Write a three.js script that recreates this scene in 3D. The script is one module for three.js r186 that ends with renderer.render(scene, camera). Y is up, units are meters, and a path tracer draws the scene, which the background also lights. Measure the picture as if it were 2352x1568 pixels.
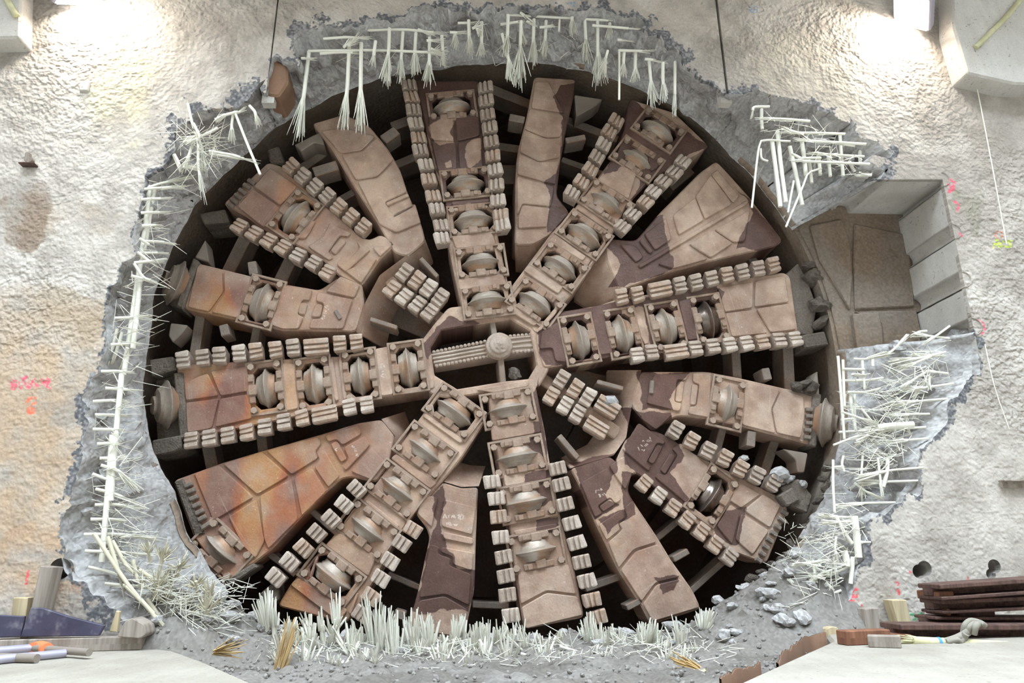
import * as THREE from 'three';
import { mergeGeometries } from 'three/addons/utils/BufferGeometryUtils.js';
import { RectAreaLightUniformsLib } from 'three/addons/lights/RectAreaLightUniformsLib.js';

// ---------------------------------------------------------------- camera, sky, exposure
// World: metres, y up. The origin is the centre of the cutter head's face; the shaft wall's face stands at z = WALL.
const scene = new THREE.Scene();
const renderer = new THREE.WebGLRenderer();
renderer.toneMapping = THREE.LinearToneMapping;
renderer.toneMappingExposure = 1.15;
renderer.shadowMap.enabled = true;
RectAreaLightUniformsLib.init();

const FOCAL = 1761, PITCH = 0.27325, YAW = 0.08094, ROLL = -0.01526;      // FOCAL in pixels of the 2352 x 1568 frame
const EYE = new THREE.Vector3(-0.47, -2.044, 7.7);
const fwd = new THREE.Vector3(Math.sin(YAW) * Math.cos(PITCH), Math.sin(PITCH), -Math.cos(YAW) * Math.cos(PITCH));
const right0 = new THREE.Vector3(Math.cos(YAW), 0, Math.sin(YAW)), up0 = new THREE.Vector3().crossVectors(right0, fwd);
const camRight = right0.clone().multiplyScalar(Math.cos(ROLL)).addScaledVector(up0, Math.sin(ROLL));
const camUp = up0.clone().multiplyScalar(Math.cos(ROLL)).addScaledVector(right0, -Math.sin(ROLL));
const camera = new THREE.PerspectiveCamera(2 * Math.atan(784 / FOCAL) * 180 / Math.PI, 1.5, 0.1, 200);
camera.position.copy(EYE);
camera.up.copy(camUp);
camera.lookAt(EYE.clone().add(fwd));
scene.add(camera);

const SKY = new THREE.Color(0.78, 0.90, 1.0).multiplyScalar(15);          // overcast sky over the open shaft
scene.background = SKY;

// ---------------------------------------------------------------- helpers
const WALL = 0.9;
const ray = (px, py) => fwd.clone().addScaledVector(camRight, (px - 1176) / FOCAL).addScaledVector(camUp, (784 - py) / FOCAL);
const at = (px, py, z = 0) => { const d = ray(px, py); return EYE.clone().addScaledVector(d, (z - EYE.z) / d.z); };
const atY = (px, py, y) => { const d = ray(px, py); return EYE.clone().addScaledVector(d, (y - EYE.y) / d.y); };
// notes taken from enlargements of the photograph: origin and scale of each enlargement
const FR = { P: [0, 0, 1], r1: [0, 0, 3], r2: [600, 0, 3], r3: [1100, 0, 3], r4: [1568, 0, 3], r5: [0, 500, 3], r6: [600, 500, 3], r7: [1100, 500, 3], r8: [1568, 500, 3],
  s1: [0, 1045, 3], s2: [600, 1045, 3], s3: [1100, 1045, 3], s4: [1568, 1045, 3], z1: [360, 320, 3.92], z2: [1240, 220, 3.92], z3: [1400, 820, 3.92], z4: [340, 960, 3.92], z5: [340, 750, 5.6], zc: [880, 680, 4.704] };
function px(text) {            // 'r5 10,20 30,40' -> [[x, y], ...] in photograph pixels; the frame may change midway
  let f = FR.P; const out = [];
  for (const w of text.trim().split(/\s+/)) {
    if (FR[w]) { f = FR[w]; continue; }
    const [a, b] = w.split(',').map(Number);
    out.push([f[0] + a / f[2], f[1] + b / f[2]]);
  }
  return out;
}
const flat = (text, z = 0) => px(text).map(([x, y]) => { const p = at(x, y, z); return new THREE.Vector2(p.x, p.y); });

let seed = 12345;
const rnd = () => { seed = (seed * 1664525 + 1013904223) >>> 0; return seed / 4294967296; };
const rr = (a, b) => a + (b - a) * rnd();
const hash3 = (x, y, z) => { let h = Math.imul(x, 374761393) ^ Math.imul(y, 668265263) ^ Math.imul(z, 1274126177); h = Math.imul(h ^ (h >>> 13), 1274126177); return ((h ^ (h >>> 16)) >>> 0) / 4294967296; };
const sm = (t) => t * t * (3 - 2 * t);
function noise2(x, y, k = 0) {
  const xi = Math.floor(x), yi = Math.floor(y), u = sm(x - xi), v = sm(y - yi);
  const a = hash3(xi, yi, k), b = hash3(xi + 1, yi, k), c = hash3(xi, yi + 1, k), d = hash3(xi + 1, yi + 1, k);
  return a + (b - a) * u + (c - a) * v + (a - b - c + d) * u * v;
}
function noise3(x, y, z) {
  const zi = Math.floor(z), w = sm(z - zi);
  return noise2(x, y, zi * 57) * (1 - w) + noise2(x, y, (zi + 1) * 57) * w;
}
const fbm = (x, y, o = 4, k = 0) => { let s = 0, a = 0.5, n = 0; for (let i = 0; i < o; i++) { s += a * noise2(x, y, k + i * 13); n += a; a *= 0.5; x *= 2.03; y *= 2.03; } return s / n; };
const fbm3 = (x, y, z, o = 3) => { let s = 0, a = 0.5, n = 0; for (let i = 0; i < o; i++) { s += a * noise3(x, y, z); n += a; a *= 0.5; x *= 2.03; y *= 2.03; z *= 2.03; } return s / n; };
const clamp = (x, a = 0, b = 1) => Math.min(b, Math.max(a, x));
const step = (a, b, x) => sm(clamp((x - a) / (b - a)));
const mix = (a, b, t) => a + (b - a) * t;
const mix3 = (a, b, t) => [mix(a[0], b[0], t), mix(a[1], b[1], t), mix(a[2], b[2], t)];
function inside(p, x, y) { let r = false; for (let i = 0, j = p.length - 1; i < p.length; j = i++) { const a = p[i], b = p[j]; if ((a.y > y) !== (b.y > y) && x < (b.x - a.x) * (y - a.y) / (b.y - a.y) + a.x) r = !r; } return r; }

function dataTex(w, h, f, srgb, repeat) {
  const d = new Uint8Array(w * h * 4);
  for (let j = 0; j < h; j++) for (let i = 0; i < w; i++) {
    const c = f(i, j), o = (j * w + i) * 4;
    if (typeof c === 'number') { d[o] = d[o + 1] = d[o + 2] = clamp(c, 0, 1) * 255; } else { d[o] = clamp(c[0], 0, 255); d[o + 1] = clamp(c[1], 0, 255); d[o + 2] = clamp(c[2], 0, 255); }
    d[o + 3] = 255;
  }
  const t = new THREE.DataTexture(d, w, h);
  t.magFilter = THREE.LinearFilter; t.minFilter = THREE.LinearMipmapLinearFilter; t.generateMipmaps = true;
  if (srgb) t.colorSpace = THREE.SRGBColorSpace;
  if (repeat) t.wrapS = t.wrapT = THREE.RepeatWrapping;
  t.needsUpdate = true;
  return t;
}
// noise that repeats every n cells, for textures that tile
const tnoise = (x, y, n, k = 0) => { const m = (q) => ((q % n) + n) % n, xi = Math.floor(x), yi = Math.floor(y), u = sm(x - xi), v = sm(y - yi), a = hash3(m(xi), m(yi), k), b = hash3(m(xi + 1), m(yi), k), c = hash3(m(xi), m(yi + 1), k), d = hash3(m(xi + 1), m(yi + 1), k); return a + (b - a) * u + (c - a) * v + (a - b - c + d) * u * v; };
const tfbm = (u, v, n, o, k = 0) => { let s = 0, a = 0.5, t = 0; for (let i = 0; i < o; i++) { s += a * tnoise(u * n, v * n, n, k + i * 7); t += a; a *= 0.55; n *= 2; } return s / t; };

const taken = {};
const numbered = (n) => { taken[n] = (taken[n] ?? -1) + 1; return taken[n] ? `${n}_${String(taken[n]).padStart(3, '0')}` : n; };
function shade(o) { o.traverse((m) => { if (m.isMesh) { m.castShadow = true; m.receiveShadow = true; } }); return o; }
function tag(o, label, category, group, kind) { o.userData.label = label; o.userData.category = category; if (group) o.userData.group = group; if (kind) o.userData.kind = kind; return o; }
function mesh(name, geo, mat, parent) { const m = new THREE.Mesh(geo, mat); m.name = name; m.castShadow = m.receiveShadow = true; if (parent) parent.add(m); return m; }
function top(name, label, category, group) { const g = new THREE.Group(); g.name = numbered(name); scene.add(g); return tag(g, label, category, group); }
function topMesh(name, geo, mat, label, category, group) { const m = mesh(numbered(name), geo, mat, scene); return tag(m, label, category, group); }
function struct(name, geo, mat, label, category) { const m = geo ? mesh(name, geo, mat, scene) : new THREE.Group(); m.name = name; if (!geo) scene.add(m); tag(m, label, category); m.userData.kind = 'structure'; return m; }

function rounded(pts, r) {           // THREE.Shape with rounded corners
  const s = new THREE.Shape(), n = pts.length;
  for (let i = 0; i < n; i++) {
    const p = pts[i], a = pts[(i + n - 1) % n], b = pts[(i + 1) % n];
    const da = p.distanceTo(a), db = p.distanceTo(b), ra = Math.min(r, da * 0.4), rb = Math.min(r, db * 0.4);
    const p1 = p.clone().lerp(a, ra / da), p2 = p.clone().lerp(b, rb / db);
    if (i) s.lineTo(p1.x, p1.y); else s.moveTo(p1.x, p1.y);
    if (r > 0) s.quadraticCurveTo(p.x, p.y, p2.x, p2.y);
  }
  s.closePath();
  return s;
}
const ccw = (pts) => THREE.ShapeUtils.area(pts) < 0 ? pts.slice().reverse() : pts;
function slab(shape, z0, z1, bevel = 0.01, seg = 3) {   // shape in the xy plane, solid from z0 up to z1
  const g = new THREE.ExtrudeGeometry(shape, { depth: z1 - z0 - bevel, curveSegments: seg, bevelEnabled: bevel > 0, bevelThickness: bevel, bevelSize: bevel, bevelOffset: -bevel, bevelSegments: 1 });
  g.translate(0, 0, z0);
  return g;
}
function boxUV(g, s = 1) {            // uv in metres, from the side each face looks to
  const q = g.index ? g.toNonIndexed() : g, p = q.attributes.position , uv = new Float32Array(p.count * 2);
  const A = new THREE.Vector3(), B = new THREE.Vector3(), C = new THREE.Vector3(); let ax, ay, az;
  for (let i = 0; i < p.count; i++) {
    if (i % 3 === 0) { A.fromBufferAttribute(p, i); B.fromBufferAttribute(p, i + 1).sub(A); C.fromBufferAttribute(p, i + 2).sub(A); B.cross(C); ax = Math.abs(B.x); ay = Math.abs(B.y); az = Math.abs(B.z); }
    const x = p.getX(i), y = p.getY(i), z = p.getZ(i);
    const c = ax > ay && ax > az ? [z, y] : ay > az ? [x, z] : [x, y];
    uv[2 * i] = c[0] * s; uv[2 * i + 1] = c[1] * s;
  }
  q.setAttribute('uv', new THREE.BufferAttribute(uv, 2));
  return q;
}
const box = (w, h, d, x = 0, y = 0, z = 0) => new THREE.BoxGeometry(w, h, d).translate(x, y, z);
// box with its twelve edges cut off
function cbox(w, h, d, c = 0.01, x = 0, y = 0, z = 0) {
  const s = new THREE.Shape();
  const a = w / 2, b = h / 2;
  s.moveTo(-a + c, -b); s.lineTo(a - c, -b); s.lineTo(a, -b + c); s.lineTo(a, b - c); s.lineTo(a - c, b); s.lineTo(-a + c, b); s.lineTo(-a, b - c); s.lineTo(-a, -b + c); s.closePath();
  const g = new THREE.ExtrudeGeometry(s, { depth: d - 2 * c, bevelEnabled: true, bevelThickness: c, bevelSize: c, bevelOffset: -c, bevelSegments: 1 });
  return g.translate(x, y, z - d / 2 + c);
}
function grid(nu, nv, f, close = false) {     // surface from f(u index, v index) -> Vector3, with uv in metres
  const p = [], idx = [];
  for (let j = 0; j <= nv; j++) for (let i = 0; i <= nu; i++) { const v = f(i, j); p.push(v.x, v.y, v.z); }
  for (let j = 0; j < nv; j++) for (let i = 0; i < nu; i++) { const a = j * (nu + 1) + i, b = a + 1, c = a + nu + 1, d = c + 1; idx.push(a, b, d, a, d, c); }
  const g = new THREE.BufferGeometry();
  g.setAttribute('position', new THREE.Float32BufferAttribute(p, 3)); g.setIndex(idx); g.computeVertexNormals();
  return g;
}
function gridUV(g, nu, nv, lu, lv) { const uv = []; for (let j = 0; j <= nv; j++) for (let i = 0; i <= nu; i++) uv.push(i / nu * lu, j / nv * lv); g.setAttribute('uv', new THREE.Float32BufferAttribute(uv, 2)); return g; }
// ---------------------------------------------------------------- materials
const std = (o) => new THREE.MeshStandardMaterial(o);
// grey rubble and broken concrete, tiles every 2 m
const rubbleHeight = (u, v) => { const a = tfbm(u, v, 10, 6), b = Math.abs(tfbm(u, v, 6, 4, 40) - 0.5) * 2, c = tnoise(u * 80, v * 80, 80, 9); return 0.55 * a + 0.3 * b + 0.15 * c; };
const rubbleBump = dataTex(768, 768, (i, j) => rubbleHeight(i / 768, j / 768), false, true);
const rubbleMap = dataTex(768, 768, (i, j) => {
  const u = i / 768, v = j / 768, dust = step(0.42, 0.62, tfbm(u, v, 5, 5, 77)), grit = tnoise(u * 120, v * 120, 120, 5);
  let c = mix3([140, 138, 138], [196, 196, 198], dust * 0.55 + 0.45 * tfbm(u, v, 7, 4, 191));
  c = mix3(c, [150, 140, 128], 0.35 * tfbm(u, v, 4, 3, 21));
  const g = (grit - 0.5) * 34; return [c[0] + g, c[1] + g, c[2] + g];
}, true, true);
const M = {};
M.rubble = std({ map: rubbleMap, bumpMap: rubbleBump, bumpScale: 0.05, roughness: 0.95 });
M.stone = std({ map: rubbleMap, roughness: 0.95 });
M.ground = std({ map: rubbleMap, bumpMap: rubbleBump, bumpScale: 0.03, roughness: 0.95, color: 0xb4b0aa });
M.gravel = std({ color: 0x8a8682, roughness: 1 });
// smooth cut or cast concrete, tiles every 2 m
const castMap = dataTex(768, 768, (i, j) => {
  const u = i / 768, v = j / 768, a = tfbm(u, v, 4, 6, 3), pit = tnoise(u * 90, v * 90, 90, 31) > 0.93 ? -50 * tnoise(u * 40, v * 40, 40, 8) : 0, streak = 14 * (tfbm(u + 0.15 * v, v * 0.2, 30, 3, 15) - 0.5);
  const c = mix3([176, 171, 164], [222, 219, 214], a), g = pit + streak + 12 * (tnoise(u * 200, v * 200, 200, 2) - 0.5);
  return [c[0] + g, c[1] + g, c[2] + g];
}, true, true);
const castBump = dataTex(512, 512, (i, j) => { const u = i / 512, v = j / 512; return 0.6 * tfbm(u, v, 8, 5, 8) + (tnoise(u * 90, v * 90, 90, 31) > 0.93 ? 0 : 0.4); }, false, true);
M.cast = std({ map: castMap, bumpMap: castBump, bumpScale: 0.008, roughness: 0.85 });
M.slab = std({ map: castMap, bumpMap: castBump, bumpScale: 0.006, roughness: 0.8, color: 0xcac7c0 });
M.stained = std({ map: castMap, roughness: 0.9, color: 0xb08c76 });
const earthMap = dataTex(512, 512, (i, j) => { const u = i / 512, v = j / 512, a = tfbm(u, v, 5, 5, 131), b = step(0.45, 0.65, tfbm(u, v, 3, 4, 140)), g = 20 * (tnoise(u * 110, v * 110, 110, 6) - 0.5), c = mix3(mix3([118, 102, 88], [158, 140, 122], a), [134, 128, 122], 0.5 * b); return [c[0] + g, c[1] + g, c[2] + g]; }, true, true);
M.earth = std({ map: earthMap, bumpMap: rubbleBump, bumpScale: 0.03, roughness: 1 });
// glass fibre bars
const fibreMap = dataTex(256, 256, (i, j) => { const u = i / 256, v = j / 256, a = tfbm(u, v, 16, 4, 4), c = mix3([222, 219, 204], [248, 247, 238], a); return c; }, true, true);
M.fibre = std({ map: fibreMap, roughness: 0.65 });
M.fibreOld = std({ map: fibreMap, roughness: 0.8, color: 0xdad5c8 });
M.straw = std({ map: fibreMap, roughness: 0.8, color: 0xd8b98a });
// small steel pieces: cutters, teeth, bolts
const steelTile = (lo, hi, rust, amt, k) => dataTex(384, 384, (i, j) => {
  const u = i / 384, v = j / 384, a = tfbm(u, v, 5, 5, k), r = step(0.5, 0.75, tfbm(u, v, 4, 4, k + 50)) * amt, g = 18 * (tnoise(u * 90, v * 90, 90, k) - 0.5);
  const c = mix3(mix3(lo, hi, a), rust, r); return [c[0] + g, c[1] + g, c[2] + g];
}, true, true);
const steelBump = dataTex(384, 384, (i, j) => tfbm(i / 384, j / 384, 12, 5, 90), false, true);
M.tooth = std({ map: steelTile([150, 130, 116], [216, 204, 192], [160, 112, 80], 0.5, 11), bumpMap: steelBump, bumpScale: 0.01, roughness: 0.7, metalness: 0.1 });
M.disc = std({ map: steelTile([132, 116, 104], [206, 196, 184], [158, 116, 86], 0.7, 12), bumpMap: steelBump, bumpScale: 0.004, roughness: 0.5, metalness: 0.25 });
M.discWorn = std({ map: steelTile([96, 84, 78], [160, 150, 142], [120, 90, 70], 0.4, 14), roughness: 0.25, metalness: 0.75 });
M.bolt = std({ map: steelTile([138, 116, 101], [184, 164, 148], [150, 100, 70], 0.35, 13), roughness: 0.7, metalness: 0.1 });
M.bar = std({ map: steelTile([112, 100, 92], [168, 156, 144], [136, 100, 78], 0.6, 15), bumpMap: steelBump, bumpScale: 0.006, roughness: 0.8, metalness: 0.1 });
M.mud = std({ map: rubbleMap, bumpMap: rubbleBump, bumpScale: 0.03, roughness: 1, color: 0xa89c90 });
// timber
const woodTile = (lo, hi, k) => dataTex(256, 512, (i, j) => { const u = i / 256, v = j / 512, a = tfbm(u + 0.03 * tfbm(u, v, 3, 2, k), v * 0.08, 24, 4, k), g = 16 * (tnoise(u * 120, v * 6, 120, k) - 0.5), c = mix3(lo, hi, a); return [c[0] + g, c[1] + g, c[2] + g]; }, true, true);
M.wood = std({ map: woodTile([158, 142, 112], [214, 198, 166], 5), roughness: 0.85 });
M.woodGrey = std({ map: woodTile([118, 108, 100], [178, 168, 158], 6), roughness: 0.9 });
M.woodDark = std({ map: woodTile([58, 40, 36], [112, 84, 74], 7), roughness: 0.85 });
M.woodRust = std({ map: woodTile([92, 58, 42], [150, 104, 80], 8), roughness: 0.9 });
M.blueSheet = std({ map: dataTex(512, 256, (i, j) => { const u = i / 512, v = j / 256, a = tfbm(u, v, 6, 5, 61), s = step(0.55, 0.8, tfbm(u, v, 10, 4, 62)); return mix3(mix3([38, 36, 58], [84, 82, 104], a), [150, 148, 150], s * 0.6); }, true, true), roughness: 0.6 });
M.pipe = std({ color: 0xa9a6b6, roughness: 0.45, metalness: 0.3 });
M.pipeGrey = std({ color: 0x8a8078, roughness: 0.7 });
M.orange = std({ color: 0xf08a5c, roughness: 0.6 });
M.bluetape = std({ color: 0x4f96dc, roughness: 0.5 });
M.sling = std({ color: 0x8f8a80, roughness: 0.95 });
M.bamboo = std({ map: woodTile([176, 172, 132], [216, 212, 176], 9), roughness: 0.6 });

// ---- the cutter head's plates: one colour and one gloss map laid flat over the 7.4 m face
const FACE = 7.4, faceUV = (g) => { const p = g.attributes.position, uv = new Float32Array(p.count * 2); for (let i = 0; i < p.count; i++) { uv[2 * i] = p.getX(i) / FACE + 0.5; uv[2 * i + 1] = p.getY(i) / FACE + 0.5; } g.setAttribute('uv', new THREE.BufferAttribute(uv, 2)); return g; };
const wetAreas = [
  'P 935,170 1125,180 1140,420 1152,470 1025,480 990,350', 'P 1290,185 1335,185 1286,450 1312,500 1272,532 1252,532 1265,440 1248,422 1274,400 1284,330 1294,260 1272,220',
  'P 1440,230 1625,330 1505,420 1447,462 1468,412 1460,392 1432,384 1380,396 1420,340', 'P 1695,430 1805,550 1765,568 1695,572 1712,522 1732,490 1718,462',
  'P 1400,556 1525,486 1538,560 1552,606 1440,662 1404,650 1422,602', 'P 1232,765 1290,718 1640,652 1660,668 1640,700 1600,792 1450,812 1245,846 1228,800',
  'P 1470,850 1590,850 1556,890 1530,920 1546,945 1478,930', 'P 1440,930 1540,950 1575,1050 1542,1080 1558,1120 1606,1155 1582,1190 1430,1064',
  'P 1640,1180 1720,1160 1700,1250 1650,1240', 'P 1310,1060 1420,1040 1400,1130 1420,1150 1372,1190 1330,1120', 'P 1420,1080 1450,1090 1460,1180 1420,1200 1400,1230 1380,1190 1430,1160',
  'P 1510,1330 1566,1325 1545,1360 1522,1372 1516,1345', 'P 1195,1085 1260,1070 1270,1150 1245,1165 1228,1125 1205,1130', 'P 1230,870 1258,1000 1258,1060 1215,1030 1225,1000 1220,920',
  'P 1225,1195 1285,1180 1290,1215 1230,1225', 'P 990,1130 1018,1110 1012,1200 1020,1250 1036,1262 1050,1300 1095,1320 1078,1400 945,1400 980,1240 1000,1200', 'P 1030,722 1100,740 1010,770 985,830 975,800 1000,750',
].map((t) => flat(t));
const dryAreas = ['P 982,285 1035,270 1042,325 1005,330 985,318', 'P 1070,330 1104,320 1100,372 1080,388 1066,360', 'P 1016,372 1032,368 1034,384 1020,388', 'P 1455,800 1475,790 1478,826 1455,828', 'P 1430,705 1480,700 1490,790 1476,790'].map((t) => flat(t));
const rustCentres = [[500, 910, 90, 1], [560, 930, 80, 1], [690, 900, 90, 0.5], [520, 690, 70, 0.9], [610, 690, 120, 0.4], [620, 1120, 150, 1], [560, 1180, 120, 1], [480, 1120, 70, 0.8], [740, 1040, 120, 0.6], [690, 1370, 90, 0.9], [650, 470, 110, 0.55], [830, 640, 60, 0.4], [760, 430, 90, 0.25], [1015, 1220, 60, 0.25], [1440, 1270, 130, 0.2], [1560, 880, 80, 0.25], [870, 1060, 90, 0.3], [1420, 500, 60, 0.25]].map(([x, y, r, a]) => { const p = at(x, y); return [p.x, p.y, r / 215, a]; });
// weld-bead handwriting on the plates
const beads = ['P 1017,1190 1021,1180 1026,1190', 'P 1019,1187 1025,1187', 'P 1030,1188 1031,1182 1034,1182', 'P 1037,1188 1038,1183 1041,1188 1042,1182 1045.5,1189', 'P 1051,1183.5 1055,1181 1052.5,1190', 'P 1059.5,1181 1064.5,1184 1062.5,1191 1057,1192.5 1055.8,1189 1059.5,1181', 'P 1026,1200 1030,1200 1030,1204 1026,1204 1026,1200', 'P 1032,1199 1035,1201 1032,1206 1037,1205', 'P 1042,1203 1044,1207 1046,1203 1048,1207 1050,1203',
  'P 1368,1131 1368,1126 1372,1126', 'P 1374,1124 1376,1126', 'P 1378.6,1122.7 1381,1126 1380,1121.5 1383.5,1124.5', 'P 1375,1135 1377,1134 1378,1136 1376,1137 1375,1135', 'P 1377,1138 1379,1138 1379,1141 1377,1141 1377,1138', 'P 1383,1134 1386,1137', 'P 1387,1132 1391,1136',
  'P 1492.3,1003 1493.8,1008', 'P 1487.5,1009 1496.5,1012.5', 'P 1486,1012 1491,1014', 'P 1484,1017.6 1487.8,1019.7', 'P 1481.8,1020 1485.7,1021.8', 'P 1480,1022.4 1484,1024.5', 'P 1471.6,1021 1475.8,1024.5', 'P 1475.5,1013 1477.3,1010.4 1480,1013', 'P 1473.7,1031.7 1477,1033.5', 'P 1480.6,1031.7 1479,1035', 'P 1466,1027 1468,1033',
  'P 875,864.5 881.7,868', 'P 877,862 881,859.5', 'P 877,854.6 880.4,854', 'P 870,845.7 877,846.6', 'P 871.4,843 877,842', 'P 873,838.6 878.6,837', 'P 882,840 882.6,844',
  'P 750,701.4 753.4,703', 'P 745.8,704 749.6,707', 'P 746.5,713.4 749,713.4 747,716', 'P 742.4,718 749.3,719.6', 'P 741.7,723.7 745.5,725.8', 'P 737,729 741.3,733.7', 'P 740,729.2 745.5,730',
  'P 773,1029 769,1031.8 771.5,1034 773.4,1035.6', 'P 809.8,1022.6 807.5,1024.5 813.6,1025.3', 'P 808.6,1027.6 813.6,1027.6', 'P 814,1030.6 817.4,1030.6', 'P 813.6,1033.7 817.8,1033.7', 'P 814.3,1036.4 818.2,1036.4', 'P 817.4,1041.3 821.2,1042 816.6,1046 822.8,1047'].map((t) => flat(t));
const FN = 1536, wetField = new Float32Array(FN * FN);
for (let j = 0; j < FN; j++) for (let i = 0; i < FN; i++) {
  let x = ((i + 0.5) / FN - 0.5) * FACE, y = ((j + 0.5) / FN - 0.5) * FACE;
  if (x * x + y * y > 13.5) continue;
  const wx = x + 0.16 * (fbm(x * 4, y * 4, 4, 3) - 0.5), wy = y + 0.16 * (fbm(x * 4, y * 4, 4, 90) - 0.5);
  let w = 0;
  for (const a of wetAreas) if (inside(a, wx, wy)) { w = 1; break; }
  if (w) for (const a of dryAreas) if (inside(a, wx, wy)) { w = 0; break; }
  wetField[j * FN + i] = w;
}
const beadField = new Uint8Array(FN * FN);
for (const q of beads) for (let k = 0; k + 1 < q.length; k++) { const n = Math.ceil(q[k].distanceTo(q[k + 1]) / 0.002); for (let m = 0; m <= n; m++) { const p = q[k].clone().lerp(q[k + 1], m / n), i = Math.floor((p.x / FACE + 0.5) * FN), j = Math.floor((p.y / FACE + 0.5) * FN); beadField[j * FN + i] = beadField[j * FN + i + 1] = 1; } }
const faceMap = dataTex(FN, FN, (i, j) => {
  const x = ((i + 0.5) / FN - 0.5) * FACE, y = ((j + 0.5) / FN - 0.5) * FACE;
  if (x * x + y * y > 13.5) return [120, 100, 88];
  const n1 = fbm(x * 2.2, y * 2.2, 5, 1), n2 = fbm(x * 9, y * 9, 4, 30), n3 = noise2(x * 70, y * 70, 6);
  let c = mix3([150, 123, 107], [198, 172, 153], step(0.25, 0.75, 0.6 * n1 + 0.4 * n2));
  let r = 0; for (const [cx, cy, cr, ca] of rustCentres) { const d = ((x - cx) ** 2 + (y - cy) ** 2) / (cr * cr); if (d < 3) r = Math.max(r, ca * Math.exp(-d * 0.9)); }
  r *= step(0.2, 0.7, 0.55 * fbm(x * 3 + 5, y * 5, 4, 50) + 0.45 * n2 + 0.12);
  const tint = fbm(x * 3.4, y * 1.2, 3, 71);
  const rust = tint > 0.5 ? mix3([160, 94, 62], [172, 122, 78], step(0.5, 0.62, tint)) : mix3([120, 82, 72], [160, 94, 62], step(0.36, 0.5, tint));
  c = mix3(c, rust, r * 0.95);
  // scratches from the ground along the head's turning, and grey dust
  const rad = Math.hypot(x, y), sc = noise2(rad * 160, Math.atan2(y, x) * 5, 8); if (sc > 0.86) c = mix3(c, [206, 186, 166], (sc - 0.86) * 3.5);
  c = mix3(c, [172, 160, 150], 0.35 * step(0.5, 0.8, fbm(x * 5, y * 5, 4, 44)));
  if (n3 > 0.965) c = mix3(c, [226, 218, 208], 0.7);
  const w = wetField[j * FN + i]; if (w) c = mix3(c, [c[0] * 0.56, c[1] * 0.49, c[2] * 0.5], 1);
  if (beadField[j * FN + i]) c = mix3(c, [214, 202, 192], 0.75);
  const g = 14 * (noise2(x * 140, y * 140, 3) - 0.5);
  return [c[0] + g, c[1] + g, c[2] + g];
}, true);
const faceRough = dataTex(FN, FN, (i, j) => { const w = wetField[j * FN + i]; const x = i / 12, y = j / 12; return clamp((w ? 0.42 : 0.78) + 0.16 * (noise2(x, y, 5) - 0.5)); });
const faceBump = dataTex(1024, 1024, (i, j) => { const x = i / 1024 * FACE, y = j / 1024 * FACE; return 0.6 * fbm(x * 14, y * 14, 4, 60) + 0.4 * noise2(x * 90, y * 90, 61); });
M.face = std({ map: faceMap, roughnessMap: faceRough, roughness: 1, bumpMap: faceBump, bumpScale: 0.006, metalness: 0.0 });
// ---------------------------------------------------------------- shaft wall: colour and relief over its face
const WX0 = -6.4, WX1 = 7.2, WY0 = -3.6, WY1 = 4.9, WW = 2048, WH = 1280;
const wallPos = (i, j) => [WX0 + (i + 0.5) / WW * (WX1 - WX0), WY0 + (j + 0.5) / WH * (WY1 - WY0)];
const wpt = (x, y) => { const p = at(x, y, WALL); return [p.x, p.y]; };
function wallHeight(x, y) {
  const w1 = fbm(x * 0.9, y * 0.9, 3, 5) - 0.5, w2 = fbm(x * 2.6 + 9, y * 2.6, 3, 15) - 0.5;
  const rough = 0.55 + 0.9 * step(0.35, 0.7, fbm(x * 0.7 + 3, y * 0.7, 3, 25));
  const a = noise2(x * 3.4 + 2.5 * w2, y * 14 + 9 * w1 + 7 * w2, 2), b = noise2(x * 7 + 3 * w2, y * 27 + 12 * w2 + 5 * w1, 12);
  const r1 = 1 - Math.abs(2 * a - 1), r2 = 1 - Math.abs(2 * b - 1);
  const lump = fbm(x * 8, y * 11, 3, 33), grain = fbm(x * 34, y * 34, 3, 43);
  return clamp(0.5 + rough * (0.08 * (r1 * r1 - 0.35) + 0.07 * (r2 * r2 - 0.35) + 0.34 * (lump - 0.5) + 0.46 * (grain - 0.5)) + 0.2 * (w1));
}
const wallH = new Float32Array(WW * WH);
for (let j = 0; j < WH; j++) for (let i = 0; i < WW; i++) { const [x, y] = wallPos(i, j); wallH[j * WW + i] = wallHeight(x, y); }
const wallBump = dataTex(WW, WH, (i, j) => wallH[j * WW + i]);
const blot = (x, y, cx, cy, rx, ry, rag, k) => { const [wx, wy] = [x + rag * (fbm(x * 3, y * 3, 4, k) - 0.5), y + rag * (fbm(x * 3 + 7, y * 3, 4, k + 9) - 0.5)], d = ((wx - cx) / rx) ** 2 + ((wy - cy) / ry) ** 2; return step(1.15, 0.55, d); };
const stains = [ // pixel centre, radii in pixels, colour, strength
  [60, 880, 240, 190, [172, 142, 112], 0.42], [150, 1180, 150, 130, [180, 148, 116], 0.42], [20, 1000, 120, 220, [180, 148, 116], 0.42], [170, 715, 90, 60, [152, 132, 108], 0.45], [60, 500, 52, 62, [120, 100, 84], 0.7], [150, 500, 110, 34, [150, 130, 110], 0.4], [90, 1330, 140, 80, [176, 140, 108], 0.45],
  [270, 215, 90, 120, [222, 212, 160], 0.35], [640, 175, 26, 50, [164, 118, 92], 0.75], [2225, 470, 22, 70, [120, 118, 100], 0.5], [215, 1330, 40, 60, [140, 92, 70], 0.5], [1150, 30, 600, 60, [172, 158, 146], 0.35], [2300, 350, 90, 240, [176, 166, 156], 0.3], [1850, 200, 160, 140, [214, 204, 178], 0.25],
].map(([x, y, rx, ry, c, a], k) => { const p = wpt(x, y); return [p[0], p[1], rx / 235, ry / 225, c, a, 100 + k * 17]; });
const strokes = [];   // spray paint: [points, half width, colour, soft]
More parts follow.
